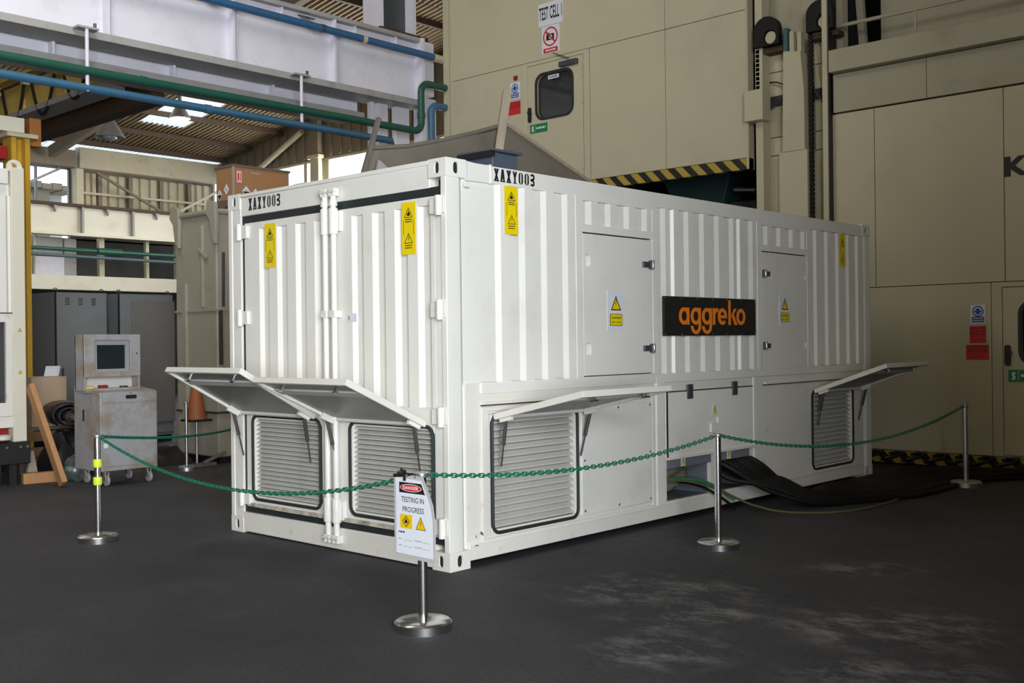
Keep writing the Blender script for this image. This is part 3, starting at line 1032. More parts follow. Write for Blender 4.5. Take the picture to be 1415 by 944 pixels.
# locking bars
for (yy, nm) in ((1.190, 'l'), (1.098, 'r')):
    b = MB().tube([(-0.024, yy, 0.10), (-0.024, yy, 2.47)], 0.0215, 12)
    lb = b.build('locking_bar', WH, box_c)
    for (za, zb) in ((2.19, 2.37), (0.20, 0.37)):
        MB().tube([(-0.024, yy, za), (-0.024, yy, zb)], 0.033, 12).build('bar_sleeve', WH, lb, bevel=0.004)
        MB().box(-0.012, 0.016, yy - 0.055, yy + 0.045, za + 0.02, zb - 0.02).build('sleeve_plate', WH, lb, bevel=0.003)
    MB().lathe([(0.032, 0), (0.028, 0.03), (0.018, 0.055), (0.018, 0.075)], (-0.024, yy, 2.385), 12).build('bar_collar', WH, lb)
    for zz in (2.480, 0.085):
        k = MB()
        k.box(-0.045, 0.006, yy - 0.030, yy - 0.012, zz - 0.028, zz + 0.028).box(-0.045, 0.006, yy + 0.012, yy + 0.030, zz - 0.028, zz + 0.028)
        k.tube([(-0.040, yy - 0.04, zz + 0.012), (-0.040, yy + 0.04, zz + 0.004)], 0.014, 8)
        k.build('cam_keeper', WW, lb, bevel=0.003)
    for zz in (1.640, 0.98):
        MB().box(-0.050, 0.016, yy - 0.034, yy + 0.034, zz - 0.026, zz + 0.026).build('bar_bracket', WH, lb, bevel=0.006)
# small worn spots left on the doors where handles were cut off
MB().box(-0.002, 0.014, 0.86, 0.93, 0.98, 1.16).build('handle_plate', WW, box_c, bevel=0.004)
MB().box(-0.030, 0.0, 0.87, 0.885, 1.02, 1.15).build('handle_lug', WW, box_c, bevel=0.004)
MB().box(-0.002, 0.014, 1.29, 1.36, 0.98, 1.11).build('handle_plate', WW, box_c, bevel=0.004)

# hinges
for (yy, s2) in ((0.052, 1), (2.262, -1)):
    for zz in (2.292, 1.640, 0.968, 0.272):
        h = MB()
        h.box(-0.014, 0.016, *sorted((yy - s2 * 0.045, yy + s2 * 0.090)), zz - 0.050, zz + 0.050)
        hh = h.build('hinge', WW, box_c, bevel=0.005)
        MB().tube([(-0.018, yy, zz - 0.062), (-0.018, yy, zz + 0.062)], 0.022, 10).build('hinge_barrel', WH, hh)

flap((-0.010, 2.300, 0.925), (-0.010, 1.342, 0.925), (-0.620, 2.300, 1.268), box_c, -X)
flap((-0.010, 1.150, 0.920), (-0.010, 0.192, 0.920), (-0.645, 1.150, 1.212), box_c, -X)

# ---------------- warning stickers


def fire_sticker(o, u, n, w, h):
    fr = frame(o, u, Z, n)
    st = MB().prism(rect(0, w, 0, h), fr, 0, 0.0015).build('warning_sticker', M['yel'], box_c, smooth=False)
    st['label'] = 'yellow warning sticker'
    p = Print(fr, 0.0026)
    for (cy, kind) in ((h * 0.80, 'flame'), (h * 0.31, 'mark')):
        p.tri_sign(w / 2, cy, w * 0.62, h * 0.20, None, 'blk', w * 0.035)
        if kind == 'flame':
            p.poly([(w * .40, cy - h * .065), (w * .60, cy - h * .065), (w * .61, cy - h * .02), (w * .54, cy + h * .01), (w * .50, cy + h * .045), (w * .46, cy), (w * .38, cy - h * .02)], 'blk')
        else:
            p.rect(w * .48, w * .52, cy - h * .035, cy + h * .035, 'blk').rect(w * .48, w * .52, cy - h * .065, cy - h * .05, 'blk')
    for i, yy in enumerate((0.655, 0.612)):
        p.dashes(w * 0.26, w * 0.76, h * yy, h * 0.022, 'blk', i)
    for i, yy in enumerate((0.160, 0.115)):
        p.dashes(w * 0.24, w * 0.74, h * yy, h * 0.022, 'blk', 5 + i)
    p.rect(w * .13, w * .155, h * .38, h * .66, 'blk').rect(w * .845, w * .87, h * .38, h * .66, 'blk')
    p.build(st)


fire_sticker((0.532, -0.001, 2.145), X, -Y, 0.130, 0.318)
fire_sticker((5.368, -0.001, 2.140), X, -Y, 0.125, 0.318)
fire_sticker((0.008, 1.962, 2.005), -Y, -X, 0.140, 0.328)
fire_sticker((0.008, 0.424, 2.005), -Y, -X, 0.134, 0.338)


def volt_sign(o, u, n, w, h):
    fr = frame(o, u, Z, n)
    st = MB().prism(rect(0, w, 0, h), fr, 0, 0.003).build('voltage_sign', M['paper'], box_c, smooth=False)
    st['label'] = 'white sign with a yellow lightning triangle'
    p = Print(fr, 0.004)
    p.tri_sign(w / 2, h * 0.69, w * 0.62, h * 0.37, 'yel', 'blk', w * 0.045)
    p.bolt(w / 2, h * 0.665, h * 0.20, 'blk', 0.0006)
    a, b = w * 0.13, w * 0.88
    p.poly(rrect(a, b, h * .12, h * .42, w * .05), 'blk').poly(rrect(a + w * .03, b - w * .03, h * .135, h * .405, w * .035), 'yel', 0.0006)
    p.text('DANGER', w * .22, w * .79, h * .29, h * .35, 'blk', 0.02, 0.0012)
    p.text('High voltage', w * .22, w * .79, h * .185, h * .235, 'blk', 0.01, 0.0012)
    p.build(st)


volt_sign((1.627, 0.005, 1.507), X, -Y, 0.203, 0.297)
volt_sign((4.163, 0.005, 1.550), X, -Y, 0.203, 0.290)


def small_volt(o, w, h):
    fr = frame(o, X, Z, -Y)
    st = MB().prism(rect(0, w, 0, h), fr, 0, 0.002).build('small_warning_label', M['paper'], box_c, smooth=False)
    p = Print(fr, 0.003)
    p.tri_sign(w / 2, h * .62, w * .8, h * .5, 'yel', 'blk', w * .05).rect(w * .1, w * .9, h * .1, h * .32, 'yel')
    p.bolt(w / 2, h * .58, h * .28, 'blk', 0.0006)
    p.build(st)


small_volt((3.022, -0.001, 0.800), 0.065, 0.10)
small_volt((2.565, 0.009, 0.425), 0.060, 0.075)
small_volt((3.255, 0.009, 0.425), 0.060, 0.075)
lb = MB().box(0.006, 0.0075, 0.895, 0.995, 1.585, 1.640)
lbl = lb.build('door_label', M['paper'], box_c, smooth=False)
Print(frame((0.006, 0.995, 1.585), -Y, Z, -X), 0.001).rect(0.012, 0.028, 0.012, 0.040, 'gry').build(lbl)
pc = Print(frame((0.205, 0.006, 0.115), X, Z, -Y), 0.0012)
pc.poly([(0.075, 0.105), (0.105, 0.085), (0.112, 0.060), (0.098, 0.070), (0.080, 0.086), (0.070, 0.092)], 'rusty2')
pc.poly([(0.112, 0.062), (0.125, 0.050), (0.135, 0.025), (0.120, 0.040)], 'rusty2').poly([(0.030, 0.085), (0.037, 0.085), (0.036, 0.068), (0.031, 0.068)], 'rusty2')
pc.poly([(0.028, 0.022), (0.035, 0.036), (0.042, 0.022), (0.060, 0.014), (0.036, 0.016), (0.018, 0.012)], 'rusty2')
pc.build(box_c, prefix='paint_chip')

# ================================================================ test cell wall (plane x = 7.2)
WX = 7.2
FW = frame((WX, 0, 0), -Y, Z, -X)        # u = -y


def lift_door(label, ytop, ywid, z0, signs):
    """vertical-lift acoustic door; ytop = left edge (largest y), z0 = height of its foot"""
    d = thing('lifting_door', label, 'door', (WX, ytop - ywid / 2, z0))
    off = (WX, ytop - ywid / 2, z0)
    yl, yr = ytop, ytop - ywid
    pd0, pd1 = (yl - 1.62, yl - 2.68) if signs == 'left' else (yl - 1.926, yl - 2.986)   # personnel door
    ht = 4.03
    split = 1.985
    g = 0.004

    def panel(ya, yb, za, zb, hole=None):
        MB().plate(rect(-ya + g, -yb - g, za + g, zb - g), [hole] if hole else [], FW, -0.10, 0).build('panel', M['cream'], d, bevel=0.003, off=off, smooth=False)

    cols_lo = [yl, yl - 0.75 if signs != 'left' else yl - 0.80, pd0 + 0.11]
    top_cols = [yl, yl - 0.58, pd1 + 1.3 if False else yl - 1.62, yl - 2.9, yl - 4.0, yr]
    if signs == 'left':
        lows = [(yl, pd0 + 0.11), (pd1 - 0.11, yl - 4.06), (yl - 4.06, yr)]
        tops = [(yl, yl - 4.06), (yl - 4.06, yr)]
    else:
        lows = [(yl, pd0 + 0.11), (pd1 - 0.11, yr)]
        tops = [(yl, yl - 0.55), (yl - 0.55, yl - 1.96), (yl - 1.96, yr)]
    for (a, b) in lows:
        panel(a, b, z0 + 0.14, z0 + split)
    for (a, b) in tops:
        panel(a, b, z0 + split, z0 + ht)
    # panel over / around the personnel door, as a frame
    MB().plate(rect(-pd0 - 0.11 + g, -pd1 + 0.11 - g, z0 + 0.14, z0 + split - g), [rect(-pd0, -pd1, z0 + 0.15, z0 + 1.93)], FW, -0.10, 0.006).build('door_frame', M['cream'], d, bevel=0.004, off=off)
    pd = MB()
    wx0, wx1, wz0, wz1 = -pd0 + 0.19, -pd0 + 0.86, z0 + 1.13, z0 + 1.76
    pd.plate(rect(-pd0 + 0.008, -pd1 - 0.008, z0 + 0.158, z0 + 1.922), [rrect(wx0, wx1, wz0, wz1, 0.13)], FW, -0.06, 0.010)
    pdo = pd.build('personnel_door', M['cream'], d, bevel=0.004, off=off)
    MB().prism(rect(-pd0 - 0.02, -pd1 + 0.02, z0 + 0.14, z0 + 1.95), FW, -0.095, -0.09).build('door_backing', M['void'], d, off=off, smooth=False)
    o_, i_ = rrect(wx0 - 0.03, wx1 + 0.03, wz0 - 0.03, wz1 + 0.03, 0.15), rrect(wx0 + 0.004, wx1 - 0.004, wz0 + 0.004, wz1 - 0.004, 0.13)
    MB().plate(o_, [i_], FW, 0.004, 0.020).build('window_seal', M['rubber'], pdo, off=off)
    MB().prism(rrect(wx0, wx1, wz0, wz1, 0.13), FW, -0.035, -0.028).build('window_pane', M['glass'], pdo, off=off, smooth=False)
    h = MB()
    hx = -pd0 + 0.055
    h.prism(rrect(hx - 0.03, hx + 0.03, z0 + 1.10, z0 + 1.32, 0.025), FW, 0.008, 0.030)
    h.prism(rrect(hx - 0.02, hx + 0.045, z0 + 1.22, z0 + 1.26, 0.015), FW, 0.030, 0.055)
    h.build('door_handle', M['black'], pdo, off=off)
    for zz in (z0 + 1.70, z0 + 1.32, z0 + 0.40):
        MB().tube([(WX - 0.02, pd1 + 0.005, zz - 0.09), (WX - 0.02, pd1 + 0.005, zz + 0.09)], 0.014, 8).build('hinge', M['olive'], pdo, off=off)
    c = MB()
    c.prism(rect(-pd1 - 0.40, -pd1 - 0.08, z0 + 1.80, z0 + 1.875), FW, 0.010, 0.07)
    c.build('door_closer', M['darksteel'], pdo, off=off, bevel=0.005)
    MB().beam((WX - 0.06, pd1 + 0.22, z0 + 1.90), (WX - 0.06, pd1 + 0.50, z0 + 2.02), 0.025, 0.012).build('closer_arm', M['darksteel'], d, off=off)
    # hazard-striped foot
    MB().prism(rect(-yl, -yr, z0 + 0.0, z0 + 0.136), FW, -0.10, 0.004).build('hazard_foot', M['hazard'], d, off=off, smooth=False)
    MB().prism(rect(-yl, -yl + 0.03, z0, z0 + ht), FW, -0.12, 0.012).build('edge_trim', M['olive'], d, off=off, smooth=False)
    MB().prism(rect(-yr - 0.03, -yr, z0, z0 + ht), FW, -0.12, 0.012).build('edge_trim', M['olive'], d, off=off, smooth=False)

    def sign(u0, v0, w, h_, m, name, lab):
        fr = frame((WX - 0.006, -u0, v0), -Y, Z, -X)
        s = MB().prism(rect(0, w, 0, h_), fr, -0.006, 0.003).build(name, M[m], d, off=off, smooth=False)
        s['label'] = lab
        return s, Print(fr, 0.0045)

    # green exit plate
    s, p = sign(-pd0 + 0.06, z0 + 0.935, 0.33, 0.125, 'grn', 'exit_sign', 'green running-man plate on the personnel door')
    p.fr = (p.fr[0] + Vector((-0.012, 0, 0)), *p.fr[1:])
    s.location.x -= 0.012
    p.rect(0.100, 0.104, 0.012, 0.113, 'paper')
    p.poly([(.03, .02), (.045, .05), (.035, .08), (.05, .105), (.075, .09), (.06, .07), (.075, .05), (.065, .02)], 'paper')
    p.dashes(0.125, 0.30, 0.050, 0.028, 'paper', 3)
    p.build(s, off=s_off(off, s))
    return d, sign, pd0, pd1, off, (wx0, wz1)


def s_off(off, s):
    # prints are children of a part, whose own offset is in its location
    return (off[0] + s.location.x, off[1] + s.location.y, off[2] + s.location.z)


# the raised door of test cell 1
d1, sg, a0, a1, of1, wn = lift_door('cream lifting door raised above the far side of the container, lettered TEST CELL 1', 7.36, 5.30, 3.547, 'left')
s, p = sg(-5.50, 6.005, 0.455, 0.33, 'paper', 'cell_sign', 'white sheet reading TEST CELL 1')
p.text('TEST CELL 1', 0.012, 0.445, 0.085, 0.275, 'blk', 0.02)
p.build(s, off=s_off(of1, s))
s, p = sg(-5.44, 5.600, 0.33, 0.395, 'paper', 'camera_sign', 'white sign with a crossed-out camera')
p.rect(.085, .235, .185, .275, 'blk').rect(.10, .145, .27, .295, 'blk').poly(circle(.17, .228, .030, 14), 'paper', 0.0006)
p.ring(circle(.165, .235, .140, 28), circle(.165, .235, .116, 28), 'red', 0.001)
p.stroke([(.075, .320), (.250, .150)], .026, 'red', 0.0014)
p.rect(.03, .30, .008, .075, 'red').dashes(.07, .26, .030, .024, 'paper', 9, 0.0008)
p.build(s, off=s_off(of1, s))


def mask_sign(fn, of, u0, v0, w, h, lab):
    s, p = fn(u0, v0, w, h, 'paper', 'hearing_sign', lab)
    p.poly(circle(w / 2, h * .66, w * .37, 24), 'blue').poly(circle(w / 2, h * .66, w * .28, 20), 'paper', 0.0006)
    p.poly(circle(w / 2, h * .655, w * .17, 16, w * .22), 'blue', 0.0012).rect(w * .26, w * .74, h * .60, h * .70, 'blue', 0.0011)
    p.rect(w * .09, w * .91, h * .08, h * .38, 'blue')
    p.dashes(w * .16, w * .84, h * .27, h * .045, 'paper', 4, 0.0008).dashes(w * .16, w * .84, h * .15, h * .045, 'paper', 6, 0.0008)
    p.build(s, off=s_off(of, s))


def red_sign(fn, of, u0, v0, w, h, lab):
    s, p = fn(u0, v0, w, h, 'red', 'red_sign', lab)
    p.rect(w * .05, w * .95, h * .50, h * .92, 'dkred').rect(w * .18, w * .82, h * .58, h * .84, 'red', 0.0006)
    p.dashes(w * .22, w * .78, h * .66, h * .10, 'dkred', 8, 0.001)
    p.build(s, off=s_off(of, s))


mask_sign(sg, of1, -6.075, 5.04, 0.185, 0.25, 'blue and white hearing protection sign')
MB().prism(rect(-6.0, -5.93, 5.32, 5.385), FW, 0, 0.02).build('red_call_point', M['dkred'], d1, off=of1)
red_sign(sg, of1, -6.115, 4.815, 0.235, 0.195, 'small red notice')
s, p = sg(wn[0] + 0.22, wn[1] - 0.085, 0.20, 0.055, 'paper', 'window_label', 'white name label on the window')
s.location.x -= 0.0
p.text('KOHLER', 0.02, 0.18, 0.012, 0.043, 'blk', 0.03)
p.build(s, off=s_off(of1, s))

# the lowered door on the right
d2, sg2, b0, b1, of2, wn2 = lift_door('cream lifting door standing lowered on the floor behind the right-hand stanchion', 0.998, 5.34, 0.02, 'right')
mask_sign(sg2, of2, 0.603, 1.565, 0.158, 0.205, 'blue and white hearing protection sign')
red_sign(sg2, of2, 0.592, 1.362, 0.168, 0.182, 'upper red notice')
red_sign(sg2, of2, 0.553, 1.185, 0.233, 0.158, 'lower red notice, the wider one')
pk = Print(frame((WX - 0.002, -0.968, 3.10), -Y, Z, -X), 0.002)
pk.text('KOHLER', 0.0, 1.30, 0.0, 0.215, 'blk', 0.045)
pk.build(d2, off=of2, prefix='lettering')

# wall above the lowered door, and its recess
MB().prism(rect(-0.93, 0.16, 4.065, 4.505), FW, -0.12, 0.02).build('wall_panel_over_door', M['creamdark'], None, smooth=False)
w_up = bpy.data.objects['wall_panel_over_door']; w_up.name = 'wall_right'; struct(w_up)
MB().prism(rect(0.168, 4.4, 4.065, 4.505), FW, -0.12, 0.02).build('panel', M['creamdark'], w_up, smooth=False)
hb = MB().box(WX - 0.14, WX + 0.18, -4.4, 0.93, 4.515, 4.77)
tag(hb.build('header_beam', M['creamdark'], bevel=0.006), 'drab cream horizontal beam over the lowered lifting door', 'beam')
struct(MB().box(7.9, 8.05, -4.5, 0.66, 4.4, 13.2).build('wall_upper', M['creamdark'], smooth=False))
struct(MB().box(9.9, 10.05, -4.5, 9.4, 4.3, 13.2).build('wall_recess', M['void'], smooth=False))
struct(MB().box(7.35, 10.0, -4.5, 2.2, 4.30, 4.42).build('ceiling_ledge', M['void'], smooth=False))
ra = thing('guard_rail', 'thin drab guard rail above the header beam at the upper right', 'railing', (WX, -1.5, 4.80))
MB().tube([(7.3, 1.03, 5.10), (7.3, -4.4, 5.10)], 0.022, 8).build('rail', M['creamdark'], ra, off=(WX, -1.5, 4.80))
for yy in (0.0, -1.5, -3.0, -4.3):
    MB().tube([(7.3, yy, 4.80), (7.3, yy, 5.10)], 0.018, 8).build('post', M['creamdark'], ra, off=(WX, -1.5, 4.80))
MB().beam((7.8, 0.80, 4.42), (7.8, 0.90, 5.9), 0.08, 0.08, (1, 0, 0)).build('slanting_prop', M['creamdark'], None)
tag(bpy.data.objects['slanting_prop'], 'pale slanting steel prop in the dark recess at upper right', 'post')

# wall right of the lowered door, out towards the open end
struct(MB().box(WX, WX + 0.2, -10.2, -4.42, 0, 12.5).build('wall_right_end', M['creamdark'], smooth=False))

# ---------------- bay between the two lifting doors
struct(MB().box(WX + 0.22, WX + 0.36, 1.02, 2.14, 0, 8.2).build('wall_bay', M['creamdark'], smooth=False))
wb = bpy.data.objects['wall_bay']
for (ya, yb) in ((1.70, 2.00), (1.15, 1.36)):
    for (za, zb) in ((3.70, 3.915), (3.925, 4.42), (4.43, 4.72), (4.73, 4.97)):
        MB().box(WX + 0.17, WX + 0.222, ya, yb, za, zb).build('panel', M['cream'], wb, bevel=0.004)
    MB().box(WX + 0.17, WX + 0.222, ya, yb, 0.05, 3.69).build('panel', M['cream'], wb, bevel=0.004)
tag(MB().box(WX - 0.02, WX + 0.165, 1.955, 2.055, 0, 7.6).build('guide_post', M['cream'], bevel=0.006), 'cream guide post at the right edge of the raised door', 'post')
tag(MB().box(WX - 0.10, WX + 0.165, 1.065, 1.130, 0, 7.6).build('guide_post', M['cream'], bevel=0.006), 'cream guide post at the left edge of the lowered door', 'post')
tag(MB().box(WX - 0.085, WX + 0.12, 1.050, 1.062, 0, 7.6).build('guide_strip', M['black']), 'black guide strip beside the lowered door', 'strip')
cc = thing('counterweight_column', 'broad cream column between the two lifting doors, narrowing near its top', 'column', (WX + 0.06, 1.52, 0))
m_ = MB().box(WX - 0.06, WX + 0.16, 1.35, 1.72, 0, 3.68)
m_.build('lower_casing', M['cream'], cc, bevel=0.005, off=(WX + 0.06, 1.52, 0))
m_ = MB()
m_.prism([(-1.68, 3.685), (-1.385, 3.685), (-1.39, 4.40), (-1.43, 4.86), (-1.655, 4.90)], FW, -0.16, 0.05)
m_.build('upper_casing', M['cream'], cc, bevel=0.005, off=(WX + 0.06, 1.52, 0))
for (yy, zt) in ((1.64, 5.18), (1.56, 5.13), (1.46, 5.10)):
    MB().box(WX - 0.02, WX + 0.06, yy - 0.028, yy + 0.028, 4.86, zt).build('rod', M['olive'] if yy != 1.64 else M['teal'], cc, bevel=0.004, off=(WX + 0.06, 1.52, 0))


def hoist(y, z, chz, label):
    h = thing('chain_hoist', label, 'hoist', (WX, y, z))
    of = (WX, y, z)
    m = MB()
    pts = [(y - 0.17, z - 0.10), (y + 0.17, z - 0.10)] + [(y + 0.17 * cos(a), z + 0.10 + 0.16 * sin(a)) for a in [pi * k / 12 for k in range(13)]]
    m.plate(pts, [circle(y - 0.05, z + 0.0, 0.085, 16)], frame((WX + 0.02, 0, 0), Y, Z, -X), 0, 0.10)
    m.build('sprocket_guard', M['cable'], h, off=of, bevel=0.01)
    MB().prism(circle(y - 0.05, z + 0.0, 0.075, 14), frame((WX + 0.05, 0, 0), Y, Z, -X), 0, 0.10).build('sprocket', M['olive'], h, off=of)
    MB().box(WX, WX + 0.16, y - 0.20, y + 0.17, z - 0.17, z - 0.11).build('bracket', M['brownsteel'], h, off=of)
    k = MB()
    n = int((z - chz) / 0.055)
    for i in range(n):
        zz = z - i * 0.055
        k.box(WX - 0.02, WX + 0.02, y + 0.125, y + 0.175, zz - 0.045, zz)
        k.box(WX - 0.014, WX + 0.014, y + 0.140, y + 0.160, zz - 0.058, zz - 0.040)
    c = k.build('roller_chain', M['cable'], h, off=of)
    c['kind'] = 'stuff'
    return h


hoist(1.87, 5.10, 4.48, 'black chain hoist above the small cream box, left of the two hoists')
hoist(1.17, 5.15, 2.2, 'black chain hoist with a long chain beside the right guide post')
cb = MB().box(WX - 0.16, WX + 0.04, 1.88, 2.135, 4.10, 4.475)
tag(cb.build('cover_box', M['cream'], bevel=0.008), 'small cream steel box on the edge of the raised door, under the left hoist', 'box')
wc = MB().tube([(WX + 0.12, 1.93, 4.60), (WX + 0.05, 1.80, 4.57), (WX + 0.05, 1.70, 4.52), (WX + 0.04, 1.69, 4.40), (WX + 0.02, 1.76, 4.30), (WX, 1.86, 4.24)], 0.010, 6)
tag(wc.build('wire', M['black']), 'thin black wire looping to the small cream box', 'wire')
wc = MB().tube([(WX + 0.1, 1.37, 5.1), (WX + 0.02, 1.36, 4.70), (WX + 0.02, 1.30, 4.40), (WX + 0.02, 1.20, 4.25), (WX, 1.13, 4.15)], 0.012, 6)
tag(wc.build('wire', M['black']), 'thin black wire falling beside the long hoist chain', 'wire')

# test cell behind the raised door
tc = MB().box(WX + 0.16, WX + 0.3, 7.38, 7.62, 0, 8.3)
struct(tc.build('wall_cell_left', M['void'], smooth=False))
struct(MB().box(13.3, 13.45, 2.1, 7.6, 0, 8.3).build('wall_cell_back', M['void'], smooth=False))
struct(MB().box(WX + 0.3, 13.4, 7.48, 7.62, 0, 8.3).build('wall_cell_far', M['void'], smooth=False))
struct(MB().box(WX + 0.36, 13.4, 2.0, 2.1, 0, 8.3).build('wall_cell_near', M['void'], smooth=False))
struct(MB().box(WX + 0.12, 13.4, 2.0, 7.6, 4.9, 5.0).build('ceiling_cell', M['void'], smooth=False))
ex = thing('engine_hood', 'dark teal engine hood showing in the dark gap under the raised door', 'machine', (9.6, 3.95, 0))
of = (9.6, 3.95, 0)
MB().prism([(-4.60, 3.85), (-4.42, 3.50), (-3.55, 3.42), (-3.42, 3.88)], frame((9.0, 0, 0), -Y, Z, -X), -1.2, 0.0).build('hood', M['teal'], ex, bevel=0.02, off=of)
MB().box(9.1, 10.1, 3.50, 4.40, 2.2, 3.46).build('engine_block', M['black'], ex, bevel=0.03, off=of)
MB().tube([(9.0, 3.35, 3.60), (9.0, 3.00, 3.56)], 0.05, 10).build('pipe_stub', M['steel'], ex, off=of)
MB().tube([(9.0, 3.00, 3.56), (9.0, 2.75, 3.56)], 0.025, 8).build('pipe_stub', M['steel'], ex, off=of)
MB().box(8.95, 9.6, 2.5, 3.46, 2.2, 3.42).build('side_casing', M['darksteel'], ex, bevel=0.02, off=of)
for (xx, yy) in ((9.15, 3.55), (10.0, 3.55), (9.15, 4.35), (10.0, 4.35), (9.2, 2.6)):
    MB().box(xx - 0.05, xx + 0.05, yy - 0.05, yy + 0.05, 0, 2.3).build('leg', M['black'], ex, off=of)
wall_left_strip = MB().box(WX - 0.02, WX + 0.15, 7.37, 7.50, 0, 8.2)
struct(wall_left_strip.build('trim_1', M['olive'], smooth=False))

# shift the bay between the doors into line with their edges
for o in bpy.data.objects:
    if o.parent is None and o.name.split('.')[0] in ('guide_post', 'guide_strip', 'counterweight_column', 'chain_hoist', 'cover_box', 'wire', 'wall_bay'):
        o.location.y -= 0.10

# ================================================================ overhead: girders, pipes
def girder(name, label, x0, x1, yf, z0, z1, bw, stiff, depth=0.45, m='lilac', stiff_h=None):
    g = thing(name, label, 'girder', ((x0 + x1) / 2, yf + depth / 2, z0))
    of = tuple(g.location)
    t = 0.09
    MB().box(x0, x1, yf + 0.14, yf + 0.18, z0 + t, z1 - 0.06).build('web', M[m], g, off=of, smooth=False)
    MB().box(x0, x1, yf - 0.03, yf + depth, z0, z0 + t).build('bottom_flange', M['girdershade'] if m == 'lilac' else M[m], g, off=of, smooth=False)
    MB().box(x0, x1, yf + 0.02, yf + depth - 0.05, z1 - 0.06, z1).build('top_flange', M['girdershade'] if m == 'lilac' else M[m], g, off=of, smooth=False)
    for xx in stiff:
        MB().box(xx - 0.018, xx + 0.018, yf + 0.02, yf + 0.145, z0 + t, z1 - 0.06).build('stiffener', M[m], g, off=of, smooth=False)
    return g


g1 = girder('runway_girder', 'upper pale lilac steel girder carrying a blue pipe, running to the raised door', -9, 6.80, 7.6, 5.125, 6.20, 0.3, [-3.5, -1.8, -0.07, 1.68, 3.44, 5.14])
of = tuple(g1.location)
MB().box(6.80, 6.86, 7.58, 8.05, 5.13, 6.20).build('end_plate', M['lilac'], g1, off=of)
MB().box(6.86, 7.16, 7.70, 8.05, 5.35, 6.19).build('end_bracket', M['lilac'], g1, off=of)
for xx in (4.25, 5.55, 6.35):
    MB().box(xx - 0.012, xx + 0.012, 7.66, 7.745, 6.02, 6.14).build('gusset', M['lilac'], g1, off=of)
g2 = girder('runway_girder', 'lower pale lilac steel girder in the shade beneath the upper one', -9, 5.95, 8.0, 4.87, 5.60, 0.3, [-3.6, -2.0, -0.45, 1.18, 2.79, 4.34], depth=0.55)

cl = thing('girder_column', 'short lilac steel column rising from the end of the upper girder', 'column', (6.62, 8.25, 6.2))
of = tuple(cl.location)
MB().box(6.30, 6.98, 8.12, 8.16, 6.30, 9.0).build('web', M['darksteel'], cl, off=of)
MB().box(6.26, 6.34, 7.95, 8.35, 6.30, 9.0).build('flange', M['lilac'], cl, off=of)
MB().box(6.94, 7.02, 7.95, 8.35, 6.30, 9.0).build('flange', M['lilac'], cl, off=of)
MB().box(6.15, 7.14, 7.80, 8.45, 6.21, 6.30).build('base_plate', M['brownsteel'], cl, off=of)


def pipe(name, label, pts, r, m, parts=()):
    p = thing(name, label, 'pipe', pts[0])
    of = tuple(pts[0])
    MB().tube(pts, r, 12).build('run', M[m], p, off=of)
    for (a, b, rr, mm) in parts:
        MB().tube([a, b], rr, 12).build('coupling', M[mm], p, off=of)
    return p


def arc(c, r, a0, a1, ux, uz, n=6):
    c, ux, uz = Vector(c), Vector(ux), Vector(uz)
    return [tuple(c + ux * (r * cos(a0 + (a1 - a0) * k / n)) + uz * (r * sin(a0 + (a1 - a0) * k / n))) for k in range(n + 1)]


p = pipe('blue_pipe', 'blue pipe along the face of the upper lilac girder', [(-4, 7.52, 5.97), (6.95, 7.52, 5.915), (7.18, 7.52, 5.91)], 0.055, 'bluepipe',
         [((4.80, 7.52, 5.926), (4.86, 7.52, 5.926), 0.062, 'darksteel'), ((5.55, 7.52, 5.922), (5.62, 7.52, 5.922), 0.062, 'olive')])
of = (-4, 7.52, 5.97)
MB().tube([(6.98, 7.52, 5.914), (7.19, 7.52, 5.91)], 0.060, 12).build('end_sleeve', M['olive'], p, off=of)
for xx in (0.2, 3.05, 4.62):
    MB().beam((xx, 7.52, 6.03), (xx + 0.0, 7.70, 6.10), 0.16, 0.02).build('pipe_bracket', M['darksteel'], p, off=of)
yg = 7.45
pts = [(-4, yg, 4.69), (6.0, yg, 4.69), (6.50, yg, 4.69)] + arc((6.50, yg, 4.84), 0.15, -pi / 2, 0, X, Z)[1:] + [(6.65, yg, 5.30)] + \
    arc((6.80, yg, 5.30), 0.15, pi, pi / 2, X, Z)[1:] + [(7.17, yg, 5.45)]
pipe('green_pipe', 'dark green pipe hung below the girders, rising in a bend at its right end', pts, 0.055, 'greenpipe',
     [((6.65, yg, 4.90), (6.65, yg, 4.98), 0.064, 'greenpipe'), ((2.0, yg, 4.69), (2.08, yg, 4.69), 0.062, 'greenpipe')])
pts = [(-4, yg + 0.02, 4.50), (6.05, yg + 0.02, 4.48)] + [(6.25, yg + 0.25, 4.50)]
pipe('blue_pipe', 'sky blue pipe hung just under the dark green pipe', pts, 0.052, 'bluepipe2', [((2.9, yg + 0.02, 4.486), (2.98, yg + 0.02, 4.486), 0.06, 'bluepipe2')])
pts = [(6.86, yg, 4.50), (6.86, yg, 5.02)] + arc((6.98, yg, 5.02), 0.12, pi, pi / 2, X, Z)[1:] + [(7.17, yg, 5.14)]
pipe('blue_pipe', 'short upright blue pipe bending into the wall beside the green one', pts, 0.055, 'bluepipe2')
for (xx, zt) in ((1.32, 5.20), (4.40, 5.18)):
    h = thing('pipe_hanger', ('left' if xx < 2 else 'right') + ' of the two pale pipe hangers clamped under the upper girder', 'hanger', (xx, yg, zt))
    of = tuple(h.location)
    MB().tube([(xx, yg, 4.45), (xx, yg, zt)], 0.022, 8).build('rod', M['lilac'], h, off=of)
    MB().box(xx - 0.12, xx + 0.14, yg - 0.03, yg + 0.22, zt - 0.012, zt + 0.012).build('clamp', M['girdershade'], h, off=of)
    MB().tube([(xx + 0.10, yg, zt), (xx + 0.10, yg, zt + 0.07)], 0.02, 8).build('bolt', M['darksteel'], h, off=of)
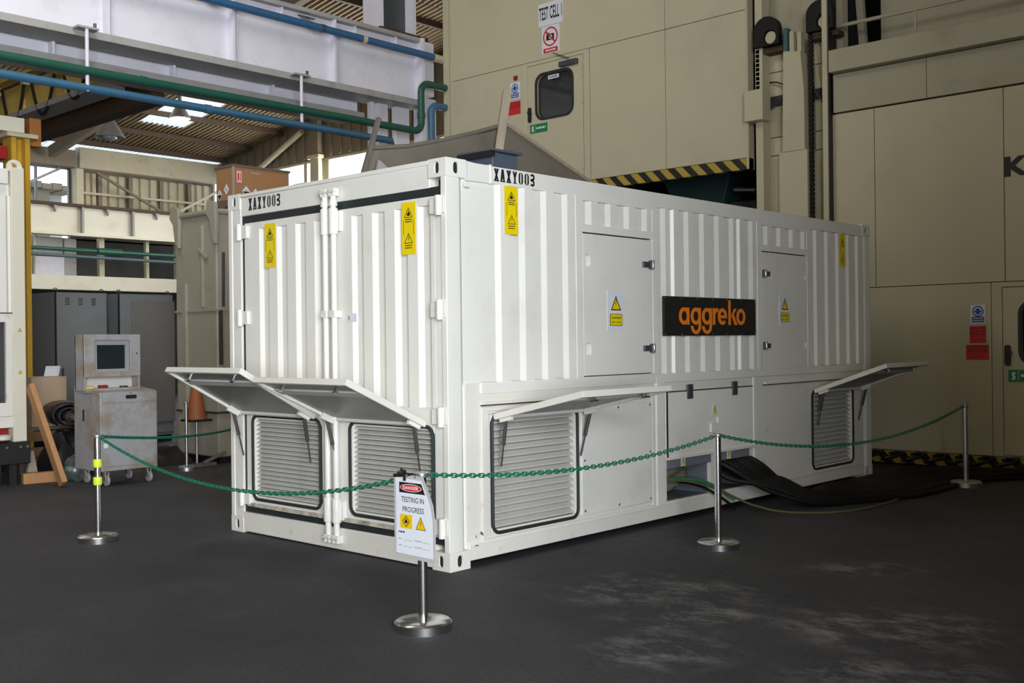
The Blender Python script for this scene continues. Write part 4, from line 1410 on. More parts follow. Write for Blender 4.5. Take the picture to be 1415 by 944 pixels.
# clutter of stub posts at the end of the girders
for i, (xx, w, zt, lab) in enumerate(((6.02, 0.03, 5.1, 'thin pale rod'), (6.22, 0.10, 5.1, 'narrow pale lilac stub post'), (6.62, 0.14, 5.05, 'broad pale lilac stub post'))):
    tag(MB().box(xx - w, xx + w, 7.85, 7.95, 4.40, 5.12).build('stub_post', M['lilac'], bevel=0.004), lab + ' under the right end of the girders', 'post')
struct(MB().box(6.9, 7.2, 7.7, 7.9, 0, 5.3).build('wall_pier', M['lilac'], smooth=False))

# ---------------- yellow overhead crane of the far bay
kr = thing('overhead_crane', 'pale yellow overhead crane girder with looping black festoon cables', 'crane', (2.4, 14.0, 4.6))
of = tuple(kr.location)
MB().box(2.35, 2.50, 9.0, 23.6, 4.98, 5.52).build('girder_web', M['craneyellow'], kr, off=of, smooth=False)
MB().box(2.22, 2.60, 9.0, 23.6, 4.90, 4.98).build('bottom_flange', M['girdershade'], kr, off=of, smooth=False)
MB().box(2.25, 2.60, 9.0, 23.6, 5.52, 5.57).build('top_flange', M['craneyellow'], kr, off=of, smooth=False)
MB().box(2.76, 2.96, 8.58, 23.6, 4.72, 5.45).build('second_girder', M['brownsteel'], kr, off=of, smooth=False)
MB().tube([(2.28, 9.2, 5.42), (2.28, 20, 5.42)], 0.02, 6).build('festoon_rail', M['darksteel'], kr, off=of)
for k in range(8):
    ya = 9.3 + k * 1.02
    pts = [(2.24, ya + 0.80 * t, 5.40 - 0.62 * (1 - (2 * t - 1) ** 2) * (0.85 + 0.1 * (k % 3))) for t in [i / 12 for i in range(13)]]
    MB().tube(pts, 0.026, 6).build('festoon_cable', M['black'], kr, off=of)
    MB().box(2.20, 2.30, ya - 0.05, ya + 0.05, 5.34, 5.46).build('cable_trolley', M['olive'], kr, off=of)
for yy in (10.2, 11.6, 13.0):
    MB().box(2.31, 2.35, yy - 0.02, yy + 0.02, 4.98, 5.52).build('stiffener', M['craneyellow'], kr, off=of)
MB().box(1.285, 1.43, 8.95, 9.12, 4.00, 4.36).build('end_stop', M['orange'], None, bevel=0.01)
tag(bpy.data.objects['end_stop'], 'rusty orange steel stop block beside the head of the yellow column', 'block')
yc = thing('yellow_column', 'ochre yellow steel column behind the white generator housing at far left', 'column', (1.22, 8.9, 0))
of = (1.22, 8.9, 0)
MB().box(1.02, 1.20, 8.90, 8.94, 0.0, 4.05).build('web', M['yellow'], yc, off=of)
MB().box(0.98, 1.04, 8.78, 9.04, 0.0, 4.05).build('flange', M['yellow'], yc, off=of)
MB().box(1.15, 1.21, 8.78, 9.04, 0.0, 4.05).build('flange', M['yellow'], yc, off=of)
MB().box(0.90, 1.28, 8.70, 9.30, 4.05, 4.10).build('cap_plate', M['olive'], yc, off=of)
MB().box(0.5, 1.10, 8.95, 9.30, 4.10, 4.28).build('head_beam', M['craneyellow'], yc, off=of)
MB().box(0.2, 0.90, 8.72, 9.10, 3.76, 3.92).build('side_arm', M['dkred'], yc, off=of)
MB().box(0.2, 1.10, 8.68, 9.14, 4.10, 4.28).build('saddle', M['ivory'], yc, off=of)

# ================================================================ far bay: roof, walls
YF = 25.0
SL = 0.150


def roof_z(y):
    return 7.15 + SL * (YF - y)


rf = MB()
y0, y1 = -10.4, 25.6
XR0, XR1 = -14.3, 15.4
# roof-light openings are strips of translucent sheet between the opaque sheets
roof = None
pitch = 0.30
sheets_x = [XR0 + i * 1.35 for i in range(23)]
rows = [(25.6, 24.75), (24.85, 22.4), (22.5, 19.2), (19.3, 16.0), (16.1, 12.8), (12.9, 9.0), (9.1, 4.0), (4.1, -3.0), (-2.9, -10.4)]
for ri, (ya, yb) in enumerate(rows):
    for si in range(22):
        xa, xb = sheets_x[si], sheets_x[si] + 1.36
        light = (ri == 0 and si >= 14) or (ri == 2 and si == 18)
        mb = MB()
        prof = []
        n = 9 if (ri <= 5 and si >= 8) else 2
        for k in range(n):
            u = xa + (xb - xa) * k / n
            w = (xb - xa) / n
            prof += [(u, 0.0), (u + w * 0.3, 0.0), (u + w * 0.5, 0.045), (u + w * 0.8, 0.045)]
        prof.append((xb, 0.0))
        za, zb = roof_z(ya), roof_z(yb)
        vdir = Vector((0, yb - ya, zb - za))
        fr = frame((0, ya, za + 0.012 * (ri % 2)), X, vdir.normalized(), Vector((0, SL, 1)).normalized())
        mb.corrugate(prof, fr, 0, vdir.length, 0.012)
        o = mb.build('ceiling' if roof is None else 'roof_sheet', M['skylight'] if light else M['roof'], roof, smooth=False, recalc=False)
        if light:
            o['label'] = 'bright translucent roof sheet'
        if roof is None:
            roof = struct(o)
for k, yy in enumerate((24.4, 23.0, 21.4, 19.8, 18.2, 16.6, 15.0, 13.4, 11.8, 10.2)):
    MB().box(-9, 14.0, yy - 0.05, yy + 0.05, roof_z(yy) - 0.15, roof_z(yy) - 0.02).build('purlin', M['brownsteel'], roof, smooth=False)
for xx in (2.0, 8.6):
    MB().beam((xx, 24.6, roof_z(24.6) - 0.40), (xx, 9.2, roof_z(9.2) - 0.40), 0.16, 0.30).build('rafter', M['claddark'], roof, smooth=False)

# far wall: a long eave beam, cladding, a runway beam on brackets, dark lower storey
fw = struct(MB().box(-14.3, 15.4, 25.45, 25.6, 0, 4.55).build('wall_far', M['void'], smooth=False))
tag(MB().box(9.50, 14.0, 24.80, 25.10, 6.50, 7.09).build('eave_beam', M['clad'], bevel=0.01), 'long buff eave beam under the far roof edge, right length', 'beam')
tag(MB().box(5.0, 9.40, 24.80, 25.10, 6.50, 6.98).build('eave_beam', M['claddark'], bevel=0.01), 'brown eave beam above the open window at far left', 'beam')
cld = thing('cladding_wall', 'row of buff profiled cladding sheets under the far eave beam', 'cladding', (11.5, 25.3, 5.4))
of = tuple(cld.location)
xs = [9.68, 10.30, 11.25, 12.25, 13.20, 14.0]
for i in range(5):
    a, b = xs[i] + 0.02, xs[i + 1] - 0.02
    prof = []
    n = 3
    for k in range(n):
        u = a + (b - a) * k / n
        w = (b - a) / n
        prof += [(u, 0.0), (u + w * .55, 0.0), (u + w * .65, -0.07), (u + w * .9, -0.07)]
    prof.append((b, 0.0))
    MB().corrugate(prof, frame((0, 25.25 + 0.05 * (i % 2), 0), X, Z, -Y), 5.30, 6.45, 0.02).build('sheet', M['clad'], cld, smooth=False, off=of)
for xx in (10.30, 11.25, 12.25, 13.20):
    MB().box(xx - 0.06, xx + 0.06, 25.20, 25.40, 5.30, 6.45).build('mullion', M['claddark'], cld, off=of)
for zz in (5.42, 5.85):
    MB().box(9.68, 14.0, 25.10, 25.16, zz - 0.03, zz + 0.03).build('rail', M['olive'], cld, off=of)
struct(MB().box(9.5, 14.2, 25.45, 25.6, 4.5, 7.1).build('wall_far_upper', M['claddark'], smooth=False))
struct(MB().box(-14.3, 3.0, 25.45, 25.6, 4.5, 7.1).build('wall_far_left', M['claddark'], smooth=False))
tag(MB().box(9.44, 9.66, 24.9, 25.3, 5.3, 6.5).build('wall_post', M['olive'], bevel=0.01), 'pale upright post at the right side of the far open window', 'post')
for (a, b, lab, mm) in (((9.95, 24.7, 6.40), (12.25, 24.7, 5.30), 'long thin brace falling to the right across the cladding', 'claddark'),
                        ((12.2, 24.72, 5.30), (14.1, 24.72, 6.35), 'pale thin brace rising to the right across the cladding', 'olive'),
                        ((7.7, 25.17, 5.72), (9.1, 25.17, 6.48), 'thin grey brace across the far open window', 'girdershade')):
    tag(MB().beam(a, b, 0.06, 0.07).build('brace', M[mm]), lab, 'brace')
# open window at far left with sheds outside
win = struct(MB().plate(rect(3.0, 9.42, 5.28, 6.52), [rect(3.1, 6.0, 5.42, 6.48), rect(6.06, 8.42, 5.42, 6.48), rect(8.47, 9.36, 5.42, 6.48)], frame((0, 25.25, 0), X, Z, -Y), -0.05, 0.05).build('window_1', M['darksteel'], smooth=False))
MB().box(3.0, 9.42, 25.05, 25.35, 5.18, 5.32).build('sill', M['olive'], win)
sh = thing('outdoor_shed', 'low shed with a ragged dark roof edge outside the far window', 'shed', (11.5, 33, 0))
of = (11.5, 33, 0)
MB().box(10.0, 12.25, 33, 36, 0, 7.0).build('shed_wall', M['olive'], sh, off=of)
rr = MB()
for k in range(12):
    rr.box(9.0 + k * 0.36, 9.34 + k * 0.36, 32.6, 36.2, 7.02 + 0.02 * (k % 2) - k * 0.006, 7.26 + 0.05 * (k % 2) - k * 0.012)
q = rr.build('shed_roof', M['claddark'], sh, off=of); q['kind'] = 'stuff'
MB().box(11.75, 12.2, 32.75, 33, 0, 7.0).build('shed_post', M['claddark'], sh, off=of)
MB().box(12.6, 13.2, 34, 36, 0, 7.0).build('shed_store', M['outside'], sh, off=of)
struct(MB().box(-20, 40, 25.7, 80, -0.4, -0.05).build('ground', M['outside'], smooth=False))

# far runway beam
fb = thing('runway_beam', 'ivory plate runway beam with upright stiffeners along the far wall', 'beam', (8, 24.3, 4.5))
of = (8, 24.3, 4.5)
MB().box(-6, 14.0, 24.25, 24.30, 4.58, 5.30).build('web', M['ivory'], fb, off=of, smooth=False)
MB().box(-6, 14.0, 24.10, 24.46, 4.50, 4.58).build('bottom_flange', M['ivory'], fb, off=of, smooth=False)
MB().box(-6, 14.0, 24.10, 24.46, 5.30, 5.38).build('top_flange', M['brownsteel'], fb, off=of, smooth=False)
for xx in (7.7, 9.26, 10.75, 12.25, 13.6):
    MB().box(xx - 0.03, xx + 0.03, 24.12, 24.25, 4.58, 5.30).build('stiffener', M['girdershade'], fb, off=of, smooth=False)
for xx in (8.5, 10.0, 11.5):
    MB().prism([(xx - 0.05, 5.30), (xx + 0.05, 5.30), (xx, 5.12)], frame((0, 24.13, 0), X, Z, -Y), -0.1, 0.0).build('gusset', M['girdershade'], fb, off=of, smooth=False)
for (xx, w, lab) in ((8.05, 0.05, 'leftmost of the slim posts under the ivory runway beam'), (9.95, 0.16, 'second post from the left under the ivory runway beam'),
                     (11.35, 0.10, 'slim pale post under the middle of the ivory runway beam'), (12.35, 0.16, 'stout pale post under the right part of the ivory runway beam'),
                     (12.95, 0.10, 'tall pale post under the right end of the ivory runway beam')):
    tag(MB().box(xx - w / 2, xx + w / 2, 24.45, 24.6, 3.42, 4.50).build('support_post', M['olive'], bevel=0.01), lab, 'post')
tag(MB().beam((12.45, 24.5, 4.2), (12.95, 24.5, 3.46), 0.07, 0.09).build('brace', M['olive']), 'short diagonal brace between the two right posts under the runway beam', 'brace')
pipe('green_pipe', 'thin green pipe along the far wall under the ivory runway beam', [(4, 24.0, 4.13), (14.0, 24.0, 4.06)], 0.055, 'greenpipe',
     [((9.6, 24.0, 4.09), (10.3, 24.0, 4.085), 0.10, 'greenpipe')])
pipe('blue_pipe', 'thin pale blue pipe below the green one on the far wall', [(4, 23.98, 3.97), (14.0, 23.98, 3.86)], 0.045, 'farpipe')
tag(MB().box(4.0, 14.0, 24.45, 24.8, 3.02, 3.42).build('low_wall_band', M['ivory'], bevel=0.01), 'white plinth band along the far wall above the grey cabinets', 'band')
tag(MB().box(7.8, 9.05, 24.85, 25.0, 3.42, 3.95).build('wall_board', M['lilac'], bevel=0.01), 'pale board on the far wall at left, below the pipes', 'board')
tag(MB().box(7.8, 9.05, 24.9, 25.0, 4.0, 4.48).build('wall_board', M['girdershade'], bevel=0.01), 'grey board on the far wall at left, above the pipes', 'board')
tag(MB().box(9.05, 9.4, 24.85, 25.2, 3.42, 4.48).build('wall_post', M['girdershade'], bevel=0.01), 'grey upright at the end of the pale wall boards', 'post')

# gable at the right end of the far bay, with a tall bright window
gw = MB()
gw.prism([(-25.5, 6.66), (-9.4, 6.66), (-9.4, roof_z(9.4)), (-25.5, roof_z(25.5))], frame((14.1, 0, 0), -Y, Z, -X), -0.1, 0)
gab = struct(gw.build('wall_gable', M['claddark'], smooth=False))
k = 0
yy = 25.2
while yy > 9.6:
    MB().prism([(-yy, 6.70), (-yy + 0.10, 6.70), (-yy + 0.10, roof_z(yy - 0.10) - 0.1), (-yy, roof_z(yy) - 0.1)], frame((14.1, 0, 0), -Y, Z, -X), -0.01, 0.05).build('cladding_rib', M['claddark'], gab, smooth=False)
    yy -= 0.42
struct(MB().box(14.1, 14.2, 9.4, 25.5, 0, 3.9).build('wall_gable_lower', M['claddark'], smooth=False))
w2 = struct(MB().plate(rect(-25.4, -9.4, 3.9, 6.66), [rect(-25.3, -20.55, 4.0, 6.60), rect(-20.40, -19.85, 4.0, 6.60), rect(-19.4, -15.0, 4.0, 6.60), rect(-14.9, -9.5, 4.0, 6.6)],
                      frame((14.1, 0, 0), -Y, Z, -X), -0.06, 0.0).build('window_2', M['olive'], smooth=False))
for zz in (5.6, 6.05):
    MB().box(14.04, 14.08, 20.42, 21.0, zz - 0.02, zz + 0.02).build('glazing_bar', M['darksteel'], w2)
yp = thing('gable_column', 'pale olive column standing in front of the bright gable window', 'column', (13.8, 19.75, 0))
of = (13.8, 19.75, 0)
MB().box(13.86, 14.0, 19.56, 19.94, 0, 6.70).build('shaft', M['olive'], yp, off=of, bevel=0.01)
MB().box(13.80, 14.0, 19.48, 20.02, 6.64, 6.74).build('cap', M['olive'], yp, off=of, bevel=0.01)
MB().box(13.86, 14.0, 19.58, 19.92, 6.74, 7.85).build('upper_shaft', M['claddark'], yp, off=of)
tag(MB().tube([(13.93, 22.9, 6.55), (13.93, 20.4, 7.5)], 0.08, 10).build('brace', M['olive']), 'pale tubular brace rising against the dark gable', 'brace')

# added light-blocking wall, then end walls that close the hall behind the camera
struct(MB().box(-2.6, -2.45, -10.2, -5.65, 0, 4.4).build('light_blocking_wall', M['creamdark'], smooth=False))
wn_ = struct(MB().plate(rect(-14.3, 15.4, 0, 13.2), [rect(-10.7, -4.5, 0.02, 5.6)], frame((0, -10.2, 0), X, Z, Y), -0.2, 0).build('wall_near', M['creamdark'], smooth=False))
struct(MB().box(-14.3, -14.1, -10.2, 25.6, 0, 13.2).build('wall_left', M['creamdark'], smooth=False))
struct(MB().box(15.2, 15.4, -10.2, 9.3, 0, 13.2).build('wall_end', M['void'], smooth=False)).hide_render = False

# lamps of the far bay
def pendant(loc, r, lit, label):
    l = thing('pendant_lamp', label, 'lamp', loc)
    c = (0, 0, 0)
    MB().lathe([(r * 0.16, 0.62), (r * 0.20, 0.34), (r * 0.28, 0.30), (r, -0.02), (r * 0.97, -0.03), (r * 0.25, 0.26)], c, 20).build('shade', M['girdershade'], l)
    MB().tube([(0, 0, 0.60), (0, 0, roof_z(loc[1]) - loc[2] - 0.05)], 0.015, 6).build('stem', M['darksteel'], l)
    MB().lathe([(0.001, -0.10), (r * 0.45, -0.05), (r * 0.5, 0.03), (0.001, 0.10)], c, 14).build('bulb', M['lampglass'] if lit else M['paper'], l)
    return l


pendant((8.10, 17.0, 6.55), 0.24, True, 'lit pendant lamp glowing under the far roof')
pendant((4.92, 14.0, 5.30), 0.27, False, 'unlit bell-shaped pendant lamp hanging left of the lit one')
tag(MB().beam((3.55, 13.9, 5.05), (5.05, 13.95, 5.95), 0.06, 0.10).build('lamp_bracket', M['girdershade']), 'long slanting grey bracket beside the unlit pendant lamp', 'bracket')

# ================================================================ barrier: stanchions and green chain
def stanchion(x, y, label, top='plain', bands=False, h=0.775, r=0.024, br=0.145, mm='chrome', base=True):
    s = thing('stanchion', label, 'stanchion', (x, y, 0))
    if base:
        MB().lathe([(br, 0.0), (br, 0.040), (br - 0.012, 0.050), (br * 0.45, 0.056), (0.03, 0.058)], (0, 0, 0), 36).build('base', M[mm], s)
    MB().lathe([(r, 0.0 if not base else 0.052), (r, h)], (0, 0, 0), 16).build('pole', M[mm], s)
    cp = MB().lathe([(r + 0.010, h - 0.012), (r + 0.012, h), (r + 0.012, h + 0.008), (r * 0.6, h + 0.014)], (0, 0, 0), 16)
    cp.build('cap', M['steel'], s)
    MB().tube([(-r - 0.02, 0, h - 0.012), (-r, 0, h - 0.004), (r, 0, h - 0.004), (r + 0.02, 0, h - 0.012)], 0.006, 6).build('hook', M['steel'], s)
    if bands:
        for zz in (0.575, 0.445):
            b = MB().lathe([(r + 0.003, zz - 0.03), (r + 0.008, zz - 0.02), (r + 0.008, zz + 0.02), (r + 0.003, zz + 0.03)], (0, 0, 0), 16).build('tape_band', M['hiviz'], s)
            b['label'] = 'fluorescent yellow tape band'
    return s


P_SIGN, P_LEFT, P_MID, P_RIGHT, P_REAR = (-1.006, -0.848), (-0.897, 2.80), (1.749, -0.842), (5.866, -1.018), (1.90, 6.32)
stanchion(*P_SIGN, 'polished steel stanchion carrying the hanging danger sheet in front of the container corner')
stanchion(*P_LEFT, 'polished steel stanchion with two fluorescent yellow tape bands at left', bands=True)
stanchion(*P_MID, 'polished steel stanchion standing before the low cable opening')
stanchion(*P_RIGHT, 'dim steel stanchion standing alone by the lowered cream door', mm='steel')
stanchion(*P_REAR, 'thin steel stanchion at the back beside the grey computer cart', r=0.016, br=0.10, mm='steel')

link = MB()
LK = 0.034
lp = []
for k in range(12):
    q = 2 * pi * k / 12
    lp.append((cos(q) * 0.0095 + (0.0135 if cos(q) > 0 else -0.0135), sin(q) * 0.0105, 0))
link.tube(lp, 0.0040, 5, closed=True)
link_src = None


def chain(label, p0, p1, sag, every_part=True):
    global link_src
    p0, p1 = Vector(p0), Vector(p1)
    c = thing('barrier_chain', label, 'chain', p0)
    L0 = (p1 - p0).length
    N = 200
    pts = [p0 + (p1 - p0) * (i / N) - Z * (4 * sag * (i / N) * (1 - i / N)) for i in range(N + 1)]
    acc = [0]
    for a, b in zip(pts[:-1], pts[1:]):
        acc.append(acc[-1] + (b - a).length)
    tot = acc[-1]
    n = int(tot / LK)
    step = tot / n
    j = 0
    for i in range(n):
        s_ = (i + 0.5) * step
        while acc[j + 1] < s_:
            j += 1
        t = (s_ - acc[j]) / (acc[j + 1] - acc[j])
        p = pts[j].lerp(pts[j + 1], t)
        d = (pts[j + 1] - pts[j]).normalized()
        sd = d.cross(Z).normalized()
        up = sd.cross(d)
        rot = radians(20) + (i % 2) * pi / 2
        a = sd * cos(rot) + up * sin(rot)
        b = d.cross(a)
        mw = Matrix(((d.x, a.x, b.x, p.x - p0.x), (d.y, a.y, b.y, p.y - p0.y), (d.z, a.z, b.z, p.z - p0.z), (0, 0, 0, 1)))
        if link_src is None:
            link_src = link.build('link', M['chain'], c)
            link_src.matrix_local = mw
        else:
            inst(link_src, 'link', c, mw=mw)
    return c


HZ = 0.770
chain('green chain sagging across the louvred door end of the container', (P_SIGN[0] - 0.01, P_SIGN[1] + 0.03, HZ), (P_LEFT[0], P_LEFT[1] - 0.03, HZ), 0.225)
chain('green chain across the long side between the danger sheet and the middle stanchion', (P_SIGN[0] + 0.04, P_SIGN[1], HZ), (P_MID[0] - 0.03, P_MID[1], HZ), 0.085)
chain('green chain from the middle stanchion to the dim right-hand stanchion', (P_MID[0] + 0.03, P_MID[1], HZ), (P_RIGHT[0] - 0.03, P_RIGHT[1], HZ), 0.20)
chain('green chain running back past the grey cart towards the beige tank', (P_LEFT[0] + 0.03, P_LEFT[1] + 0.01, HZ), (2.72, 6.555, 0.42), 0.05)

# hanging danger sheet
SHX = P_SIGN[0] - 0.040
fr = frame((SHX, P_SIGN[1] + 0.160, 0.352), -Y, Z, -X)
hs = thing('danger_sheet', 'laminated white sheet reading DANGER TESTING IN PROGRESS hung on the front stanchion', 'sign', (SHX, P_SIGN[1], 0.352))
of = tuple(hs.location)
outl = [(0.0, 0.005), (0.300, 0.0), (0.300, 0.20), (0.285, 0.285), (0.245, 0.36), (0.215, 0.418), (0.0, 0.425)]
sh_ = MB().prism(outl, fr, 0, 0.003).build('sheet', M['lam'], hs, smooth=False, off=of)
p = Print(fr, 0.0036)
p.poly([(0.014, 0.024), (0.286, 0.020), (0.284, 0.20), (0.268, 0.28), (0.232, 0.350), (0.205, 0.398), (0.014, 0.404)], 'paper', -0.0004)
p.poly([(0.040, 0.330), (0.232, 0.330), (0.205, 0.383), (0.040, 0.383)], 'blk', 0.0003)
p.poly(circle(0.127, 0.357, 0.080, 24, 0.019), 'paper', 0.0006).poly(circle(0.127, 0.357, 0.077, 24, 0.0165), 'red', 0.0009)
p.text('DANGER', 0.070, 0.184, 0.349, 0.365, 'paper', 0.02, 0.0012)
p.text('TESTING IN', 0.055, 0.222, 0.284, 0.311, 'blk', 0.008, 0.0003)
p.text('PROGRESS', 0.065, 0.222, 0.235, 0.262, 'blk', 0.008, 0.0003)
p.rect(0.045, 0.135, 0.152, 0.222, 'amber', 0.0003)
p.ring([(0.062, 0.187), (0.090, 0.158), (0.118, 0.187), (0.090, 0.216)], [(0.068, 0.187), (0.090, 0.164), (0.112, 0.187), (0.090, 0.210)], 'blk', 0.0006)
p.poly([(0.078, 0.178), (0.102, 0.178), (0.100, 0.190), (0.090, 0.203), (0.080, 0.190)], 'blk', 0.0006)
p.tri_sign(0.198, 0.187, 0.075, 0.066, 'amber', 'blk', 0.003, 0.0003)
p.bolt(0.198, 0.181, 0.036, 'blk', 0.0010)
p.dashes(0.032, 0.078, 0.128, 0.008, 'blk', 1, 0.0003)
for yy in (0.094, 0.062):
    p.dashes(0.032, 0.055, yy, 0.005, 'gry', 2, 0.0003).rect(0.070, 0.135, yy - 0.002, yy, 'gry', 0.0003)
    p.dashes(0.150, 0.200, yy, 0.005, 'gry', 3, 0.0003).rect(0.205, 0.265, yy - 0.002, yy, 'gry', 0.0003)
p.build(sh_, off=of)
kn = MB()
for k in range(5):
    a = 0.5 + k * 0.9
    kn.tube([(SHX + 0.01, P_SIGN[1] + 0.09, 0.770), (SHX - 0.012, P_SIGN[1] + 0.09 + 0.035 * cos(a), 0.772 + 0.030 * sin(a))], 0.008, 6)
kn.tube([(SHX - 0.005, P_SIGN[1] + 0.155, 0.765), (SHX + 0.005, P_SIGN[1] + 0.03, 0.775)], 0.010, 6)
kk = kn.build('tie_knot', M['black'], hs, off=of)

# ================================================================ cables from the container
NC = 56
rr = random.Random(11)
for i in range(NC):
    t = (i % 28) / 27.0
    layer = i // 28
    x0 = 3.13 + 0.46 * t + rr.uniform(-0.008, 0.008)
    z0 = 0.44 - 0.085 * layer - 0.02 * rr.random()
    q = rr.random()
    out = 0.0 + 1.02 * (1 - t) * (0.75 + 0.25 * q)
    pts = [(x0, 0.30, z0), (x0 + 0.03, 0.10, z0 - 0.01), (x0 + 0.10, -0.06, z0 - 0.09), (x0 + 0.30, -0.16 - out * 0.10, 0.17 + 0.03 * layer),
           (x0 + 0.62, -0.24 - out * 0.28, 0.045 + 0.02 * layer), (x0 + 1.1, -0.14 - out * 0.58, 0.023 + 0.03 * layer), (x0 + 1.8, -0.08 - out * (0.78 + 0.12 * q), 0.023),
           (x0 + 2.5 + 0.2 * q, -0.10 - out * (0.80 + 0.1 * q), 0.023), (6.45 + (i % 7) * 0.04, -0.42 - out * 0.72, 0.023 + 0.035 * (i % 2)),
           (6.78 + (i % 9) * 0.030, -1.35 - out * 0.2, 0.022 + 0.035 * (i % 2)), (6.80 + (i % 9) * 0.030, -2.6, 0.022 + 0.035 * (i % 2)), (6.80 + (i % 9) * 0.030, -4.3, 0.022 + 0.035 * (i % 2))]
    # smooth the run
    V = [Vector(a) for a in pts]
    sm = []
    for k in range(len(V) - 1):
        a, b, c, d = V[max(k - 1, 0)], V[k], V[k + 1], V[min(k + 2, len(V) - 1)]
        for s_ in range(4):
            u_ = s_ / 4
            sm.append(0.5 * ((2 * b) + (c - a) * u_ + (2 * a - 5 * b + 4 * c - d) * u_ ** 2 + (3 * b - a - 3 * c + d) * u_ ** 3))
    sm.append(V[-1])
    o = MB().tube(sm, 0.023, 7).build('power_cable', M['cable'])
    tag(o, 'black power cable in the bundle spilling from the right-hand cable opening', 'cable', 'black power cables')
# loose cable coils along the foot of the lowered door
for i in range(9):
    yc_ = 0.35 - i * 0.24
    pts = [(6.98 + 0.10 * cos(a) * 0.6, yc_ + 0.16 * sin(a) + 0.02 * a, 0.075 + 0.048 * (1 + cos(a + 1.2))) for a in [k * 0.45 for k in range(15)]]
    tag(MB().tube(pts, 0.016, 7).build('cable_loop', M['cableshine']), 'glossy black cable loop lying along the striped foot of the lowered door', 'cable', 'cable loops by the striped door foot')
pts = [(2.55, 0.16, 0.27), (2.85, 0.05, 0.27), (3.1, -0.10, 0.21), (3.35, -0.34, 0.09), (3.6, -0.50, 0.016), (4.1, -0.66, 0.012), (4.7, -0.70, 0.012), (5.3, -0.62, 0.012), (5.9, -0.35, 0.012)]
V = [Vector(a) for a in pts]


def smooth(V, n=5):
    V = [Vector(a) for a in V]
    sm = []
    for k in range(len(V) - 1):
        a, b, c, d = V[max(k - 1, 0)], V[k], V[k + 1], V[min(k + 2, len(V) - 1)]
        for s_ in range(n):
            u_ = s_ / n
            sm.append(0.5 * ((2 * b) + (c - a) * u_ + (2 * a - 5 * b + 4 * c - d) * u_ ** 2 + (3 * b - a - 3 * c + d) * u_ ** 3))
    sm.append(V[-1])
    return sm


pts = [(2.50, 0.14, 0.30), (2.70, 0.02, 0.29), (2.95, -0.12, 0.20), (3.05, -0.16, 0.15), (3.20, -0.25, 0.07), (3.34, -0.42, 0.014), (3.45, -0.66, 0.010), (3.78, -0.866, 0.010), (4.42, -0.90, 0.010), (5.10, -0.83, 0.010), (5.70, -0.78, 0.010)]
tag(MB().tube(smooth(pts), 0.009, 7).build('earth_cable', M['earthcable']), 'thin green and yellow cable curving out across the dark floor', 'cable')
pts = [(2.52, 0.20, 0.30), (2.75, 0.06, 0.30), (2.95, 0.0, 0.25), (3.10, -0.05, 0.17), (3.16, -0.12, 0.10)]
tag(MB().tube(smooth(pts), 0.015, 7).build('green_cable', M['greencable']), 'short green cable inside the left cable opening', 'cable')
pts = [(2.66, 0.20, 0.29), (2.86, 0.04, 0.24), (3.0, -0.08, 0.14), (3.14, -0.14, 0.03)]
tag(MB().tube(smooth(pts), 0.012, 7).build('thin_cable', M['cable']), 'thin black cable drooping over the sill of the left cable opening', 'cable')

# ================================================================ on the container roof
RZ = CH - 0.022
bb = thing('exhaust_box', 'slate blue steel box on the container roof behind the fleet number', 'box', (0.80, 0.30, RZ))
of = tuple(bb.location)
MB().box(0.675, 0.925, 0.24, 0.50, RZ, 2.735).build('casing', M['bluebox'], bb, bevel=0.006, off=of)
MB().box(0.63, 0.945, 0.20, 0.54, 2.735, 2.752).build('lid', M['bluebox'], bb, bevel=0.004, off=of)
MB().box(0.628, 0.66, 0.20, 0.54, 2.700, 2.738).build('lid_lip', M['black'], bb, off=of)
tag(MB().beam((1.640, 1.18, RZ), (1.845, 1.18, 3.50), 0.070, 0.060, (0.75, 1, 0)).build('wooden_post', M['oldwood'], bevel=0.004), 'leaning wooden post rising in front of the canvas, behind the blue box', 'post')
tag(MB().beam((0.270, 1.16, RZ), (0.450, 1.16, 3.07), 0.030, 0.035, (0, 1, 0)).build('wooden_post', M['darkwood'], bevel=0.003), 'thin dark wooden stick leaning at the left end of the canvas', 'post')
tp = thing('canvas_screen', 'brown grey canvas sheet propped up on the container roof behind the wooden post', 'canvas', (1.6, 1.5, RZ))
of = tuple(tp.location)
vs, fs = [], []
NX, NZ = 22, 8
for i in range(NX + 1):
    t = i / NX
    # top edge: (0.44, 2.87) -> (1.86, 3.225) -> (3.02, 2.86); pinned lower along the roof
    if t < 0.55:
        s_ = t / 0.55
        x_, zt, yy = 0.44 + (1.855 - 0.44) * s_, 2.86 + 0.365 * s_ - 0.035 * sin(pi * s_), 1.30 - 0.05 * s_
    else:
        s_ = (t - 0.55) / 0.45
        x_, zt, yy = 1.855 + 1.24 * s_, 3.225 - 0.395 * s_, 1.25 + 0.03 * s_
    for j in range(NZ + 1):
        v_ = j / NZ
        fold = 0.028 * sin(7 * t * pi + 2.2 * v_) * (1 - abs(2 * v_ - 1)) + 0.05 * math.exp(-((t - 0.50) / 0.05) ** 2) * v_
        vs.append((x_ + 0.04 * fold, yy + 0.08 * (1 - v_) - 0.05 + fold, RZ + (zt - RZ) * v_))
for i in range(NX):
    for j in range(NZ):
        a = i * (NZ + 1) + j
        fs.append((a, a + NZ + 1, a + NZ + 2, a + 1))
o = MB().add(vs, fs).build('canvas', M['tarp'], tp, off=of, recalc=False)
sd = o.modifiers.new('thick', 'SOLIDIFY'); sd.thickness = 0.008
hem = MB().tube([(0.44, 1.24, 2.862), (0.80, 1.235, 2.92), (1.15, 1.23, 3.01), (1.5, 1.215, 3.115), (1.85, 1.20, 3.228)], 0.016, 8)
hem.build('rolled_hem', M['tarp'], tp, off=of)
